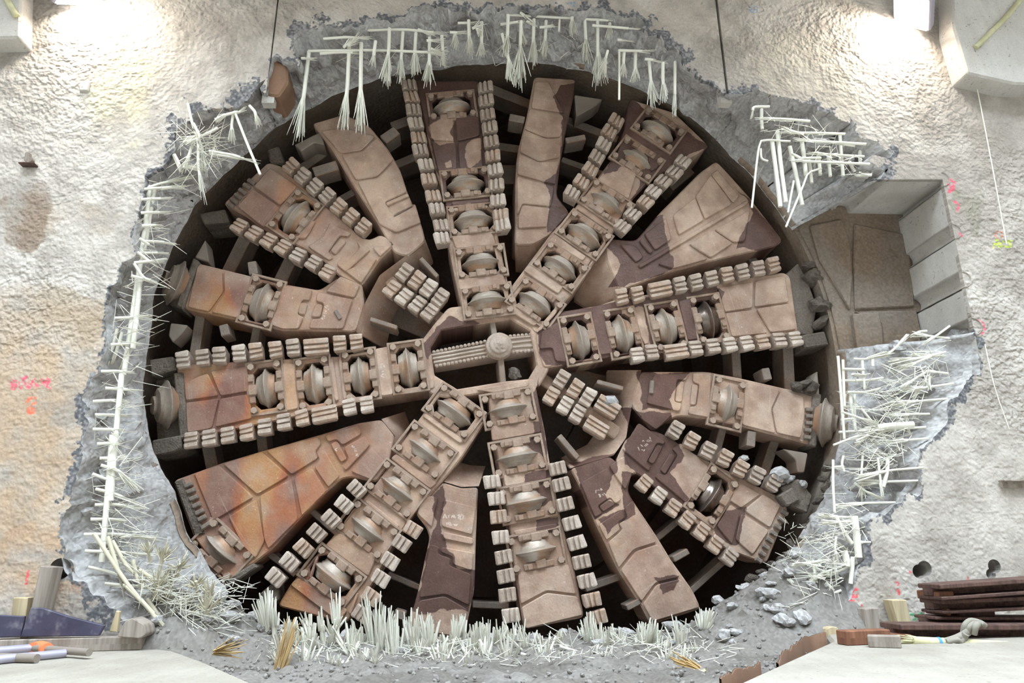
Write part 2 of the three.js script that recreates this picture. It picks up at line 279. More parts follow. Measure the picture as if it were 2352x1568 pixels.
const spray = (text, w, c) => { const q = px(text).map(([x, y]) => wpt(x, y)); strokes.push([q, w, c]); };
const PINK = [238, 96, 118], ORANGE = [240, 120, 92], LIME = [202, 226, 84], RED = [240, 92, 98], BLUE = [120, 150, 190];
// left: a row of pink strokes and an orange figure below it
spray('P 24,876 38,872', .012, PINK); spray('P 22,882 36,884 32,892', .012, PINK); spray('P 30,872 28,892', .01, PINK); spray('P 46,870 48,890', .012, PINK); spray('P 48,874 60,866', .012, PINK); spray('P 56,880 66,890', .012, PINK); spray('P 68,876 82,886', .014, PINK); spray('P 78,872 74,890', .012, PINK); spray('P 88,884 100,872', .013, PINK); spray('P 96,872 108,886', .013, PINK); spray('P 110,870 114,890', .012, PINK); spray('P 104,878 116,872', .01, PINK);
spray('P 80,914 68,914 62,924 70,930 80,926', .012, ORANGE); spray('P 66,938 76,938 78,946 68,948 64,942 66,938', .012, ORANGE); spray('P 66,1312 62,1328 60,1340', .009, RED);
// right: a ring with a dot and the letters RGS under it, pink arcs at the recess
spray('P 2286,536 2292,530 2300,534 2301,542 2294,547 2287,544 2286,536', .009, ORANGE); spray('P 2294,538 2295,540', .009, [90, 130, 120]);
spray('P 2282,568 2286,551 2296,552 2294,559 2286,561 2296,567', .009, LIME); spray('P 2306,555 2300,555 2297,560 2299,565 2308,566', .009, LIME); spray('P 2323,553 2315,553 2315,559 2322,561 2321,567 2312,567', .009, LIME);
spray('P 2182,412 2192,420 2190,434 2180,440', .014, PINK); spray('P 2192,462 2202,472 2200,484', .012, PINK); spray('P 2180,426 2186,430', .02, PINK); spray('P 2204,536 2208,541', .012, PINK);
spray('P 2248,736 2258,742 2262,754 2256,766', .011, PINK); spray('P 1952,1358 1966,1354 1960,1370 1952,1376 1962,1384', .016, RED); spray('P 1966,1364 1968,1378', .012, RED); spray('P 1980,1390 1984,1414', .009, RED); spray('P 2060,1335 2062,1341', .012, RED); spray('P 2062,1355 2064,1362', .014, RED); spray('P 2090,1313 2091,1316', .008, RED); spray('P 2222,1325 2222,1334', .009, RED); spray('P 2092,1410 2104,1414 2116,1408', .008, [90, 190, 130]); spray('P 2098,1422 2112,1418', .008, [90, 190, 130]);
spray('P 1720,18 1730,13 1740,18 1738,27 1726,28 1720,20', .006, BLUE); spray('P 1726,22 1734,22', .006, BLUE); spray('P 1305,8 1320,6 1318,14', .009, BLUE);
const strokeAt = (x, y) => { let best = null; for (const [q, w, c] of strokes) { const b = q.box ?? (q.box = [Math.min(...q.map((p) => p[0])) - 0.06, Math.max(...q.map((p) => p[0])) + 0.06, Math.min(...q.map((p) => p[1])) - 0.06, Math.max(...q.map((p) => p[1])) + 0.06]); if (x < b[0] || x > b[1] || y < b[2] || y > b[3]) continue;
  for (let i = 0; i + 1 < q.length; i++) { const [ax, ay] = q[i], [bx, by] = q[i + 1], t = clamp(((x - ax) * (bx - ax) + (y - ay) * (by - ay)) / ((bx - ax) ** 2 + (by - ay) ** 2 + 1e-9)), d = Math.hypot(x - ax - t * (bx - ax), y - ay - t * (by - ay)), m = step(w * 1.7, w * 0.7, d); if (m > (best?.[0] ?? 0)) best = [m, c]; } } return best; };
// ---------------------------------------------------------------- the broken edge of the opening
function jag(pts, amp, gap = 0.035) {     // resample a line and make it ragged, ends kept
  const out = [];
  for (let i = 0; i + 1 < pts.length; i++) {
    const a = pts[i], b = pts[i + 1], L = a.distanceTo(b), n = Math.max(1, Math.round(L / gap)), nx = -(b.y - a.y) / L, ny = (b.x - a.x) / L;
    for (let k = 0; k < n; k++) { const t = k / n, p = a.clone().lerp(b, t), q = (k || i) ? amp * 2 * (fbm(p.x * 9, p.y * 9, 3, 300) - 0.5) : 0; p.x += nx * q; p.y += ny * q; out.push(p); }
  }
  out.push(pts[pts.length - 1].clone());
  return out;
}
const edgeL = jag(flat('P 330,1500 296,1450 262,1415 240,1380 200,1340 160,1310 140,1220 155,1150 185,1080 200,990 195,900 215,860 245,800 232,770 250,700 248,650 285,620 310,560 318,520 325,440 335,400 385,390 390,350 400,310 450,260 490,242 540,250 575,225 600,185 611,215', WALL), 0.09);
const edgeM = jag(flat('P 624,135 690,155 680,110 690,70 790,60 850,50 950,25 1000,12 1080,30 1130,14 1240,18 1300,22 1400,25 1480,50 1490,80 1545,110 1590,155 1640,200 1668,214', WALL), 0.1);
const edgeR1 = jag(flat('P 1674,216 1740,205 1800,225 1870,240 1900,265 1960,270 1965,300 2000,320 2050,350 1998,368 2045,395 2000,412', WALL), 0.09);
const NICHE_TOP = flat('P 2165,412', WALL)[0], NICHE_LOW = flat('P 2238,762', WALL)[0];
const edgeR2 = jag(flat('P 2238,762 2250,800 2245,850 2215,870 2200,910 2180,930 2170,960 2150,1000 2110,1050 2120,1090 2110,1130 1995,1200 1990,1260 1985,1300 1960,1370 1930,1400 1905,1440 1870,1500', WALL), 0.09);
// dark broken aggregate bared along the ragged edge
const bared = new Float32Array(WW * WH), TX = (WX1 - WX0) / WW, TY = (WY1 - WY0) / WH;
for (const e of [...edgeL, ...edgeM, ...edgeR1, ...edgeR2]) { const R = 0.03 + 0.20 * step(0.35, 0.75, fbm(e.x * 1.6, e.y * 1.6, 3, 330)), i0 = Math.floor((e.x - WX0) / TX), j0 = Math.floor((e.y - WY0) / TY), n = Math.ceil(R / TX);
  for (let b = -n; b <= n; b++) for (let a = -n; a <= n; a++) { const i = i0 + a, j = j0 + b; if (i < 0 || j < 0 || i >= WW || j >= WH) continue; const m = 1 - Math.hypot(a * TX, b * TY) / R; if (m > bared[j * WW + i]) bared[j * WW + i] = m; } }
const wallMap = dataTex(WW, WH, (i, j) => {
  const [x, y] = wallPos(i, j), n = fbm(x * 1.3, y * 1.3, 4, 200), n2 = fbm(x * 6, y * 6, 4, 210);
  let c = mix3([158, 150, 142], [200, 193, 185], step(0.25, 0.75, 0.5 * n + 0.5 * n2));
  for (const [cx, cy, rx, ry, col, a, k] of stains) { if (Math.abs(x - cx) > rx * 1.6 + 0.2 || Math.abs(y - cy) > ry * 1.6 + 0.2) continue; const m = blot(x, y, cx, cy, rx, ry, 0.5, k); if (m > 0) c = mix3(c, col, a * m * step(0.25, 0.7, 0.4 * fbm(x * 4, y * 2.4, 4, k) + 0.6 * n2 + 0.06)); }
  const bm = bared[j * WW + i]; if (bm > 0) { const rag = fbm(x * 9, y * 9, 4, 340) + 0.25 * noise2(x * 50, y * 50, 341); if (rag < 0.32 + 0.55 * bm) c = mix3([92, 92, 96], [150, 148, 148], step(0.3, 0.8, noise2(x * 60, y * 60, 342) * 0.6 + 0.4 * n2)); }
  const s = strokeAt(x, y); if (s) c = mix3(c, s[1], s[0] * step(0.25, 0.6, noise2(x * 70, y * 70, 3)) * 0.9);
  const g = 16 * (noise2(x * 120, y * 120, 9) - 0.5); return [c[0] + g, c[1] + g, c[2] + g];
}, true);
M.wall = std({ map: wallMap, bumpMap: wallBump, bumpScale: 0.045, roughness: 0.92 });
const wallUV = (g) => { const p = g.attributes.position, uv = new Float32Array(p.count * 2); for (let i = 0; i < p.count; i++) { uv[2 * i] = (p.getX(i) - WX0) / (WX1 - WX0); uv[2 * i + 1] = (p.getY(i) - WY0) / (WY1 - WY0); } g.setAttribute('uv', new THREE.BufferAttribute(uv, 2)); return g; };

const LIPZ = 0.2;
const lip = flat('P 560,1440 520,1350 440,1240 400,1130 360,1050 340,1000 331,930 332,860 340,790 350,720 362,660 380,610 395,560 430,510 450,470 490,430 530,390 580,340 640,290 700,255 760,225 830,195 900,175 1000,160 1120,150 1230,145 1330,160 1430,190 1500,220 1600,280 1650,330 1700,380 1760,450 1800,500 1850,580 1900,700 1926,830 1932,900 1930,1000 1915,1080 1880,1160 1840,1230 1780,1310 1700,1400', LIPZ)
  .map((p) => [cw2(p.x, p.y), Math.hypot(p.x, p.y)]);
function cw2(x, y) { let a = Math.atan2(x, y); if (a < -Math.PI) a += 2 * Math.PI; return a; }       // 0 straight up, negative left, positive right
lip.sort((a, b) => a[0] - b[0]);
function lipR(t) { t = clamp(t, lip[0][0], lip[lip.length - 1][0]); const jit = 0.05 * (fbm(t * 16, 3, 3, 400) - 0.5); return jit + lipR0(t); }
function lipR0(t) { if (t <= lip[0][0]) return lip[0][1]; for (let i = 0; i + 1 < lip.length; i++) if (t <= lip[i + 1][0]) return mix(lip[i][1], lip[i + 1][1], (t - lip[i][0]) / (lip[i + 1][0] - lip[i][0] + 1e-9)); return lip[lip.length - 1][1]; }
const NS = 22;
function reveal(edge) {                    // from the wall's ragged edge back to the lip of the bored hole
  const n = edge.length - 1;
  const g = grid(n, NS, (i, j) => {
    const e = edge[i], t = cw2(e.x, e.y), r1 = lipR(t), ix = Math.sin(t) * r1, iy = Math.cos(t) * r1, s = j / NS;
    const k = Math.sin(Math.PI * Math.min(1, s * 1.02)) , x = mix(e.x, ix, s), y = mix(e.y, iy, s), z = mix(WALL, LIPZ, Math.pow(s, 0.8));
    const d = (fbm3(x * 3.2, y * 3.2, z * 3.2, 4) - 0.5) * 0.46 * k + (fbm3(x * 12, y * 12, z * 12, 3) - 0.5) * 0.19 * Math.sqrt(Math.max(0, k));
    return new THREE.Vector3(x + Math.sin(t) * d, y + Math.cos(t) * d, z + (j && j < NS ? (fbm3(x * 7 + 20, y * 7, z * 7, 3) - 0.5) * 0.10 * k : 0));
  });
  g.computeVertexNormals();
  return boxUV(g, 0.5);
}

// ---------------------------------------------------------------- wall panels
const backWall = struct('wall_back', null, null, 'rough cast concrete shaft wall around the broken opening', 'wall');
const V2 = (x, y) => new THREE.Vector2(x, y);
const jL0 = flat('P 637,0', WALL)[0], jL1 = edgeL[edgeL.length - 1], jR0 = flat('P 1648,0', WALL)[0];
const TOPY = 14, upTo = (a, b, y) => V2(a.x + (b.x - a.x) * (y - a.y) / (b.y - a.y), y);
const jLt = upTo(jL1, jL0, TOPY), jM0 = edgeM[0], jM1 = edgeM[edgeM.length - 1], jRb = edgeR1[0], jRt = upTo(jRb, jR0, TOPY);
const JW = 0.025;
function panel(pts, holes = []) {
  const s = new THREE.Shape(ccw(pts)); s.holes = holes;
  const g = new THREE.ExtrudeGeometry(s, { depth: 0.05, bevelEnabled: false }); g.translate(0, 0, WALL - 0.05);
  mesh('wall_panel', wallUV(g), M.wall, backWall);
}
// drilled holes; some are two bores run together: [centre, radius] lists turned into one outline
function boreOutline(list) { const c = V2(0, 0); list.forEach(([x, y]) => c.add(V2(x, y))); c.divideScalar(list.length); const out = []; for (let k = 0; k < 36; k++) { const a = k / 36 * 2 * Math.PI, ux = Math.cos(a), uy = Math.sin(a); let best = 0.02; for (const [x, y, r] of list) { const dx = c.x - x, dy = c.y - y, b = dx * ux + dy * uy, q = b * b - (dx * dx + dy * dy - r * r); if (q > 0) best = Math.max(best, -b + Math.sqrt(q)); } out.push(V2(c.x + ux * best, c.y + uy * best)); } return out; }
const wb = (x, y, r) => [...wpt(x, y), r];
const coreHoles = [[wb(138, 1306, 0.085)], [wb(2124, 1305, 0.065), wb(2111, 1312, 0.06)], [wb(2284, 1300, 0.06), wb(2276, 1318, 0.045)]].map(boreOutline);
const hole2 = (list) => list.map((o) => new THREE.Path(o.slice().reverse()));
panel([V2(-9, -3.9), ...[V2(edgeL[0].x, -3.9)], ...edgeL, V2(jLt.x - JW, TOPY), V2(-9, TOPY)], hole2([coreHoles[0]]));
panel([V2(jLt.x + JW, TOPY), V2(jM0.x, jM0.y + 0.02), ...edgeM, V2(jRt.x - JW, TOPY)]);
panel([V2(jRt.x + JW, TOPY), ...edgeR1, NICHE_TOP, NICHE_LOW, ...edgeR2, V2(edgeR2[edgeR2.length - 1].x, -3.9), V2(9.5, -3.9), V2(9.5, TOPY)], hole2(coreHoles.slice(1)));
// mortar set back in the two joints
for (const [a, b] of [[jLt, jL1], [jRt, jRb]]) { const s = new THREE.Shape([V2(a.x - 0.06, a.y), V2(b.x - 0.06, b.y - 0.05), V2(b.x + 0.06, b.y - 0.05), V2(a.x + 0.06, a.y)]); mesh('panel_joint', boxUV(new THREE.ExtrudeGeometry(s, { depth: 0.1, bevelEnabled: false }).translate(0, 0, WALL - 0.18), 0.5), M.cast, backWall); }
for (const o of coreHoles) { const n = o.length; mesh('core_hole', boxUV(grid(n, 6, (a, b) => new THREE.Vector3(o[(n - a) % n].x, o[(n - a) % n].y, WALL - 0.6 * b / 6)), 0.5), M.cast, backWall); mesh('core_hole_end', boxUV(new THREE.ShapeGeometry(new THREE.Shape(o)).translate(0, 0, WALL - 0.59), 0.5), M.cast, backWall); }

const brokenEdge = struct('wall_opening', null, null, 'ragged broken concrete round the bored opening', 'broken concrete');
mesh('broken_concrete', reveal(edgeL), M.rubble, brokenEdge);
mesh('broken_concrete', reveal([jL1, ...jag([jL1.clone(), jM0.clone()], 0.02).slice(1, -1), ...edgeM]), M.rubble, brokenEdge);
mesh('broken_concrete', reveal([jM1, ...edgeR1]), M.rubble, brokenEdge);
mesh('broken_concrete', reveal(edgeR2), M.rubble, brokenEdge);
mesh('stained_block', boxUV(slab(rounded(ccw(flat('P 613,138 628,132 660,152 662,190 640,222 612,218', 0.84)), 0.03), 0.45, 0.84, 0.02), 0.5), M.stained, brokenEdge);
// the bored hole behind the lip, and the machine's bulkhead far inside it
const BORE = 3.66, NB = 900;
const nicheA = [cw2(edgeR1[edgeR1.length - 1].x, edgeR1[edgeR1.length - 1].y), cw2(NICHE_LOW.x, NICHE_LOW.y)];
const bore = grid(NB, 6, (i, j) => {
  const t = -Math.PI + 2 * Math.PI * i / NB;
  const low = Math.abs(t) > 2.2;
  const open = t > nicheA[0] && t < nicheA[1] || low;
  const r = j < 2 ? (open ? BORE : Math.min(BORE, lipR(t) + (j ? -0.003 : 0.05))) : BORE + 0.02 * (fbm(t * 12, j, 3, 7) - 0.5);
  const z = [LIPZ + 0.05, LIPZ - 0.004, 0.02, -0.5, -1.1, -1.9, -3.0][j] - (j < 2 && open ? 0.17 : 0);
  return new THREE.Vector3(Math.sin(t) * r, Math.cos(t) * r, z);
});
struct('wall_ground', boxUV(new THREE.RingGeometry(3.64, 24, 96), 0.5), M.earth, 'brown ground behind the shaft wall', 'ground');
struct('tunnel_bore', boxUV(bore, 0.5), M.earth, 'bored tunnel face round the cutter head', 'tunnel');

// ---------------------------------------------------------------- square recess cut into the wall at the right
const recess = struct('wall_recess', null, null, 'stitch drilled square recess cut into the wall beside the cutter head', 'recess');
const NZ = 0.06, nicheTop = NICHE_TOP.y;
const grooveY = [[2200, 532, 0.085], [2222, 642, 0.085], [2246, 750, 0.09]].map(([x, y, r]) => [wpt(x, y)[1], r]);
const rightX = (y) => mix(NICHE_TOP.x, NICHE_LOW.x, clamp((nicheTop - y) / (nicheTop - NICHE_LOW.y), -0.2, 2));
mesh('recess_side', boxUV(grid(12, 160, (i, j) => {
  const z = mix(WALL + 0.003, NZ, i / 12), y = mix(nicheTop + 0.08, NICHE_LOW.y - 0.9, j / 160); let x = rightX(y) + 0.012 * (fbm(y * 6, z * 6, 3, 81) - 0.5);
  for (const [gy, r] of [[nicheTop, 0.08], ...grooveY]) if (Math.abs(y - gy) < r) x += Math.sqrt(r * r - (y - gy) ** 2);
  return new THREE.Vector3(x, y, z);
}), 0.5), M.cast, recess);
const soffitL = [edgeR1[edgeR1.length - 1].x - 0.02, at(1836, 492, NZ).x - 0.1];
mesh('recess_soffit', boxUV(grid(150, 12, (i, j) => {
  const z = mix(WALL + 0.001, NZ, j / 12), x = mix(mix(soffitL[0], soffitL[1], j / 12), rightX(nicheTop) + 0.16, i / 150); let y = nicheTop;
  if (x < 3.98) { const q = ((x + 10) % 0.2) / 0.2 - 0.5; y += 0.18 * Math.sqrt(Math.max(0, 0.25 - q * q)) + 0.01 * fbm(x * 9, z * 9, 2, 4); }
  return new THREE.Vector3(x, y, z);
}), 0.5), M.cast, recess);
{ const pts = []; const a0 = Math.asin(clamp((nicheTop + 0.1) / BORE, -1, 1)), a1 = -0.75; for (let k = 0; k <= 40; k++) { const a = mix(a0, a1, k / 40); pts.push(V2(Math.cos(a) * (BORE - 0.04), Math.sin(a) * (BORE - 0.04))); }
  pts.push(V2(5.4, Math.sin(a1) * BORE), V2(5.4, nicheTop + 0.1));
  const g = new THREE.ExtrudeGeometry(new THREE.Shape(ccw(pts)), { depth: 0.2, bevelEnabled: false }).translate(0, 0, NZ - 0.2);
  mesh('recess_back', boxUV(g, 0.5), M.earth, recess); }
// blocks of the recess's back, broken apart along cracks
for (const [t, d] of [['P 1960,718 2100,716 2112,770 2100,830 2060,812 2025,800 2018,745', 0.05], ['P 1952,724 2012,722 2020,760 2022,812 1964,812', 0.075], ['P 1858,520 1930,505 1950,560 1955,640 1950,715 1905,640 1880,600', 0.04], ['P 1960,515 2080,540 2092,620 2098,706 1962,712 1958,600', 0.03]])
  mesh('recess_block', boxUV(slab(rounded(ccw(flat(t, NZ)), 0.02), NZ, NZ + d, 0.015), 0.5), M.earth, recess);

for (const [gy, r] of [[nicheTop, 0.08], ...grooveY]) { const len = WALL - NZ + 0.02, g = new THREE.CylinderGeometry(r * 0.93, r * 0.93, len, 20, 1, true, 0, Math.PI); g.rotateX(Math.PI / 2).translate(rightX(gy) - 0.004, gy, (WALL + NZ) / 2); mesh('drill_groove', boxUV(g, 0.5), M.cast, recess); }
// ---------------------------------------------------------------- ground
const SLABY = -2.70;
const gnd = (x, z) => {
  let y = -2.83 + 0.08 * (fbm(x * 1.5, z * 1.5, 4, 500) - 0.5) + 0.13 * (fbm(x * 5, z * 5, 3, 510) - 0.5) + 0.06 * (fbm(x * 15, z * 15, 3, 530) - 0.5);
  y += 0.09 * Math.exp(-(((z - 0.5) / 0.5) ** 2));                                  // heap along the foot of the opening
  for (const [hx, hz, r, h] of heaps) y += h * Math.exp(-((x - hx) ** 2 + ((z - hz) * 1.3) ** 2) / (r * r)) * (0.85 + 0.4 * (fbm(x * 4, z * 4, 3, 520) - 0.5));
  return y;
};
const heaps = [[470, 1400, 0.55, 0.28], [400, 1360, 0.45, 0.32], [330, 1420, 0.5, 0.16], [1780, 1360, 0.6, 0.30], [1870, 1290, 0.45, 0.45], [1700, 1420, 0.6, 0.12], [1880, 1420, 0.5, 0.12], [600, 1430, 0.4, 0.1]].map(([x, y, r, h]) => { const p = at(x, y, 0.62); return [p.x, 0.62, r, h]; });
const GX = 420, GZ = 150;
struct('floor', boxUV(grid(GX, GZ, (i, j) => {
  const x = mix(-5.6, 6.6, i / GX), q = j / GZ, z = j < 3 ? 0.24 : mix(0.24, 31, Math.pow((j - 2) / (GZ - 2), 2.4));
  return new THREE.Vector3(x, j === 0 ? -5 : j === 1 ? gnd(x, 0.24) - 0.3 : gnd(x, z) * (z < 6 ? 1 : 1), z - (j === 0 ? 0.02 : 0));
}), 0.5), M.ground, 'grey rubble and fines on the shaft floor', 'ground');
const yS = SLABY;
function floorSlab(name, pts, label, cat = 'slab') {          // pts on the ground, [x, z]
  const g = slab(rounded(ccw(pts.map(([x, z]) => V2(x, -z))), 0.02), -0.4, 0, 0.025); g.rotateX(-Math.PI / 2); g.translate(0, yS, 0);
  return struct(name, boxUV(g, 0.5), M.slab, label, cat);
}
{ const b = atY(400, 1494, yS), c = atY(478, 1522, yS), d = atY(585, 1568, yS), e = d.clone().add(d.clone().sub(c).multiplyScalar(2.2)); floorSlab('floor_left', [[-9, WALL + 0.02], [b.x - 0.35, WALL + 0.02], [b.x, b.z], [c.x, c.z], [d.x, d.z], [e.x, e.z], [e.x, 31], [-9, 31]], 'pale concrete floor slab left of the rubble trench'); }
{ const b = atY(1910, 1472, yS), c = atY(1806, 1518, yS), d = atY(1694, 1568, yS), e = d.clone().add(d.clone().sub(c).multiplyScalar(2.2)); floorSlab('floor_right', [[9.5, WALL + 0.02], [b.x + 0.3, WALL + 0.02], [b.x, b.z], [c.x, c.z], [d.x, d.z], [e.x, e.z], [e.x, 31], [9.5, 31]], 'pale concrete floor slab right of the rubble trench'); }
// the rest of the shaft, which the photograph does not show but which lets daylight in from above only
const shaftWall = (name, w, h, d, x, y, z, label) => struct(name, boxUV(box(w, h, d, x, y, z), 0.5), M.cast, label, 'wall');
struct('trim_1', boxUV(cbox(18.4, 0.8, 2.0, 0.03, 0.25, 5.2, WALL + 1.01), 0.5), M.cast, 'concrete waling beam along the shaft wall above the opening', 'beam');
shaftWall('wall_left', 0.6, 18, 32, -9.2, 5, 16, 'concrete shaft wall to the left of the opening');
shaftWall('wall_right', 0.6, 18, 32, 9.7, 5, 16, 'concrete shaft wall to the right of the opening');
shaftWall('wall_front', 19, 18, 0.6, 0.25, 5, 31.7, 'concrete end wall of the shaft, far from the opening');
struct('ceiling', boxUV(box(19, 0.6, 18, 0.25, 13.7, 22.7), 0.5), M.cast, 'concrete deck over the far part of the shaft', 'ceiling');
// ---------------------------------------------------------------- the cutter head
const head = top('cutter_head', 'huge rusty steel tunnelling cutter head with disc cutters on radial arms', 'cutter head');
// shared shapes, in a frame whose x runs outward along the arm, y across it and z to the viewer
const DISC = (() => {
  const prof = [[0.001, -0.15], [0.075, -0.15], [0.082, -0.14], [0.084, -0.102], [0.140, -0.096], [0.152, -0.088], [0.160, -0.060], [0.172, -0.052], [0.174, -0.032], [0.192, -0.024], [0.210, -0.010], [0.226, -0.004], [0.226, 0.006], [0.208, 0.014], [0.192, 0.030], [0.176, 0.038], [0.172, 0.056], [0.160, 0.066], [0.152, 0.090], [0.140, 0.098], [0.084, 0.104], [0.082, 0.14], [0.075, 0.15], [0.001, 0.15]].map(([r, y]) => V2(r, y));
  const g = new THREE.LatheGeometry(prof, 40); g.rotateZ(-Math.PI / 2); return g;
})();
const HOUSING = (() => {
  const ring = (a, b, c, d) => { const s = new THREE.Shape([V2(-a, -b), V2(a, -b), V2(a, b), V2(-a, b)]); s.holes.push(new THREE.Path([V2(-c, -d), V2(-c, d), V2(c, d), V2(c, -d)])); return s; };
  const parts = [new THREE.ExtrudeGeometry(ring(0.185, 0.275, 0.168, 0.258), { depth: 0.03, bevelEnabled: true, bevelSize: 0.004, bevelThickness: 0.004, bevelSegments: 1 }).translate(0, 0, -0.01)];
  for (const s of [-1, 1]) { parts.push(cbox(0.06, 0.30, 0.05, 0.008, s * 0.138, 0, 0.014), cbox(0.085, 0.105, 0.075, 0.01, s * 0.128, 0.02, 0.02), cbox(0.05, 0.05, 0.06, 0.006, s * 0.14, -0.09, 0.03)); }
  return boxUV(mergeGeometries(parts.map((g) => g.index ? g.toNonIndexed() : g)), 1);
})();
const BOLT = boxUV(new THREE.CylinderGeometry(0.034, 0.038, 0.05, 6).rotateX(Math.PI / 2).translate(0, 0, 0.028), 1);
const toothShape = [[-0.07, -0.13], [-0.075, 0.02], [-0.062, 0.045], [-0.034, 0.047], [-0.03, 0.030], [-0.016, 0.030], [-0.012, 0.058], [0.016, 0.060], [0.020, 0.042], [0.032, 0.042], [0.036, 0.068], [0.072, 0.070], [0.09, 0.055], [0.094, 0.03], [0.07, -0.13]];
function toothGeo(len, k) {
  const s = new THREE.Shape(toothShape.map(([t, z]) => V2(t, z * (1 + 0.06 * k))));
  const g = new THREE.ExtrudeGeometry(s, { depth: len - 0.024, bevelEnabled: true, bevelSize: 0.008, bevelThickness: 0.012, bevelOffset: -0.008, bevelSegments: 1, steps: 1 });
  g.translate(0, 0, -len / 2 + 0.012);
  g.applyMatrix4(new THREE.Matrix4().makeBasis(new THREE.Vector3(0, 1, 0), new THREE.Vector3(0, 0, 1), new THREE.Vector3(1, 0, 0)));  // profile t -> y, z -> z, length -> x
  const p = g.attributes.position; for (let i = 0; i < p.count; i++) { const x = p.getX(i), y = p.getY(i), z = p.getZ(i), n = 0.012 * (noise3(x * 40 + k * 9, y * 40, z * 40) - 0.5); p.setXYZ(i, x * (z < -0.05 ? 0.8 : 1), y + n, z + n); }
  g.computeVertexNormals();
  const uvg = boxUV(g, 1); const uv = uvg.attributes.uv; for (let i = 0; i < uv.count; i++) uv.setX(i, uv.getX(i) + k * 0.37); return uvg;
}
const TEETH = [0, 1, 2, 3].map((k) => toothGeo(0.128, k)), TOOTH2 = toothGeo(0.25, 1);
function place(o, p, ux, uy, z) { o.matrixAutoUpdate = true; const m = new THREE.Matrix4().makeBasis(new THREE.Vector3(ux, uy, 0), new THREE.Vector3(-uy, ux, 0), new THREE.Vector3(0, 0, 1)); o.quaternion.setFromRotationMatrix(m); o.position.set(p.x, p.y, z); return o; }
const DEEP = 0.46;
function arm(d) {
  const out = flat(d.o), holes = [], dirs = [];
  for (const [x, y] of d.discs ? px(d.discs) : []) {
    const p = at(x, y), L = Math.hypot(d.dir ? 1 : p.x, d.dir ? 0 : p.y) || 1;
    const dir = d.dir ? dirOf(d.dir) : V2(p.x / L, p.y / L); dirs.push([p, dir]);
  }
  const s = rounded(ccw(out), 0.05);
  const oct = [[-0.12, -0.16], [-0.07, -0.215], [0.07, -0.215], [0.12, -0.16], [0.12, 0.16], [0.07, 0.215], [-0.07, 0.215], [-0.12, 0.16]];
  const q = (p, u, [a, b]) => V2(p.x + u.x * a - u.y * b, p.y + u.y * a + u.x * b);
  for (const [p, u] of dirs) if (oct.every((c) => inside(out, q(p, u, c).x, q(p, u, c).y))) s.holes.push(new THREE.Path(oct.map((c) => q(p, u, c)).reverse()));
  const body = mesh(d.name ?? 'arm', faceUV(slab(s, (d.z ?? 0) - (d.deep ?? DEEP), d.z ?? 0, 0.014)), M.face, head);
  if (d.label) body.userData.label = d.label;
  for (const t of d.plates ?? []) mesh('wear_plate', faceUV(slab(rounded(ccw(flat(t)), 0.028), (d.z ?? 0) - 0.01, (d.z ?? 0) + 0.026, 0.008)), M.face, body);
  for (const t of d.ribs ?? []) { const [a, b] = flat(t), L = a.distanceTo(b), m = mesh('wear_rib', RIB, M.bar, body); place(m, a.clone().lerp(b, 0.5), (b.x - a.x) / L, (b.y - a.y) / L, (d.z ?? 0) + 0.02); m.scale.set(L / 0.2, 1, 1); }
  dirs.forEach(([p, u], k) => {
    place(mesh('cutter_housing', HOUSING, M.bolt, body), p, u.x, u.y, (d.z ?? 0));
    const m = place(mesh('disc_cutter', DISC, d.worn?.includes(k) ? M.discWorn : M.disc, body), p, u.x, u.y, (d.z ?? 0) - 0.095);
    m.rotateX(rr(0, 6)); m.scale.setScalar(rr(0.95, 1.04));
    for (const a of [-0.128, 0.128]) for (const b of [-0.222, 0.222]) place(mesh('bolt', BOLT, M.bolt, body), q(p, u, [a, b]), u.x, u.y, d.z ?? 0);
  });
  for (const row of d.rows ?? []) {          // a row of teeth along one side; a star marks a double tooth
    const dbl = [], clean = row.replace(/\*(\d)/g, (m, c, off) => c), words = row.split(/\s+/).filter((w) => !FR[w]);
    words.forEach((w, i) => { if (w.startsWith('*')) dbl.push(i); });
    const pts = px(clean).map(([x, y]) => at(x, y, 0.05)); const a = pts[0], b = pts[pts.length - 1];
    let ux = b.x - a.x, uy = b.y - a.y; const L = Math.hypot(ux, uy); ux /= L; uy /= L;
    const c = out.reduce((s, p) => s.add(p), V2(0, 0)).divideScalar(out.length), side = (a.x + b.x) / 2 - c.x, sdy = (a.y + b.y) / 2 - c.y;
    if (side * -uy + sdy * ux < 0) { ux = -ux; uy = -uy; }
    pts.forEach((p, i) => { const m = place(mesh('tooth', dbl.includes(i) ? TOOTH2 : TEETH[Math.floor(rnd() * 4)], M.tooth, body), p, ux, uy, (d.z ?? 0) + 0.05); m.rotateZ(rr(-0.05, 0.05)); });
  }
  return body;
}
const dirOf = (t) => { const [a, b] = flat(t); return b.clone().sub(a).normalize(); };
const RIB = boxUV(cbox(0.2, 0.045, 0.05, 0.01), 1);
arm({ name: 'hub', label: 'octagonal steel hub ring', z: -0.012, o: 'P 975,780 1000,745 1035,722 1068,728 1175,730 1235,768 1250,843 1228,880 1118,892 1027,905 988,893', discs: '' });
head.children[0].geometry.dispose();
{ const s = rounded(ccw(flat('P 966,784 998,742 1030,705 1160,690 1200,712 1246,762 1262,848 1238,888 1118,902 1027,914 984,902')), 0.04);
  s.holes.push(new THREE.Path(ccw(flat('zc 512,560 625,365 800,335 1380,247 1590,375 1635,600 1660,740 1570,890 1320,915 800,1000 555,850')).reverse()));
  head.children[0].geometry = faceUV(slab(s, -0.6, -0.012, 0.014)); }
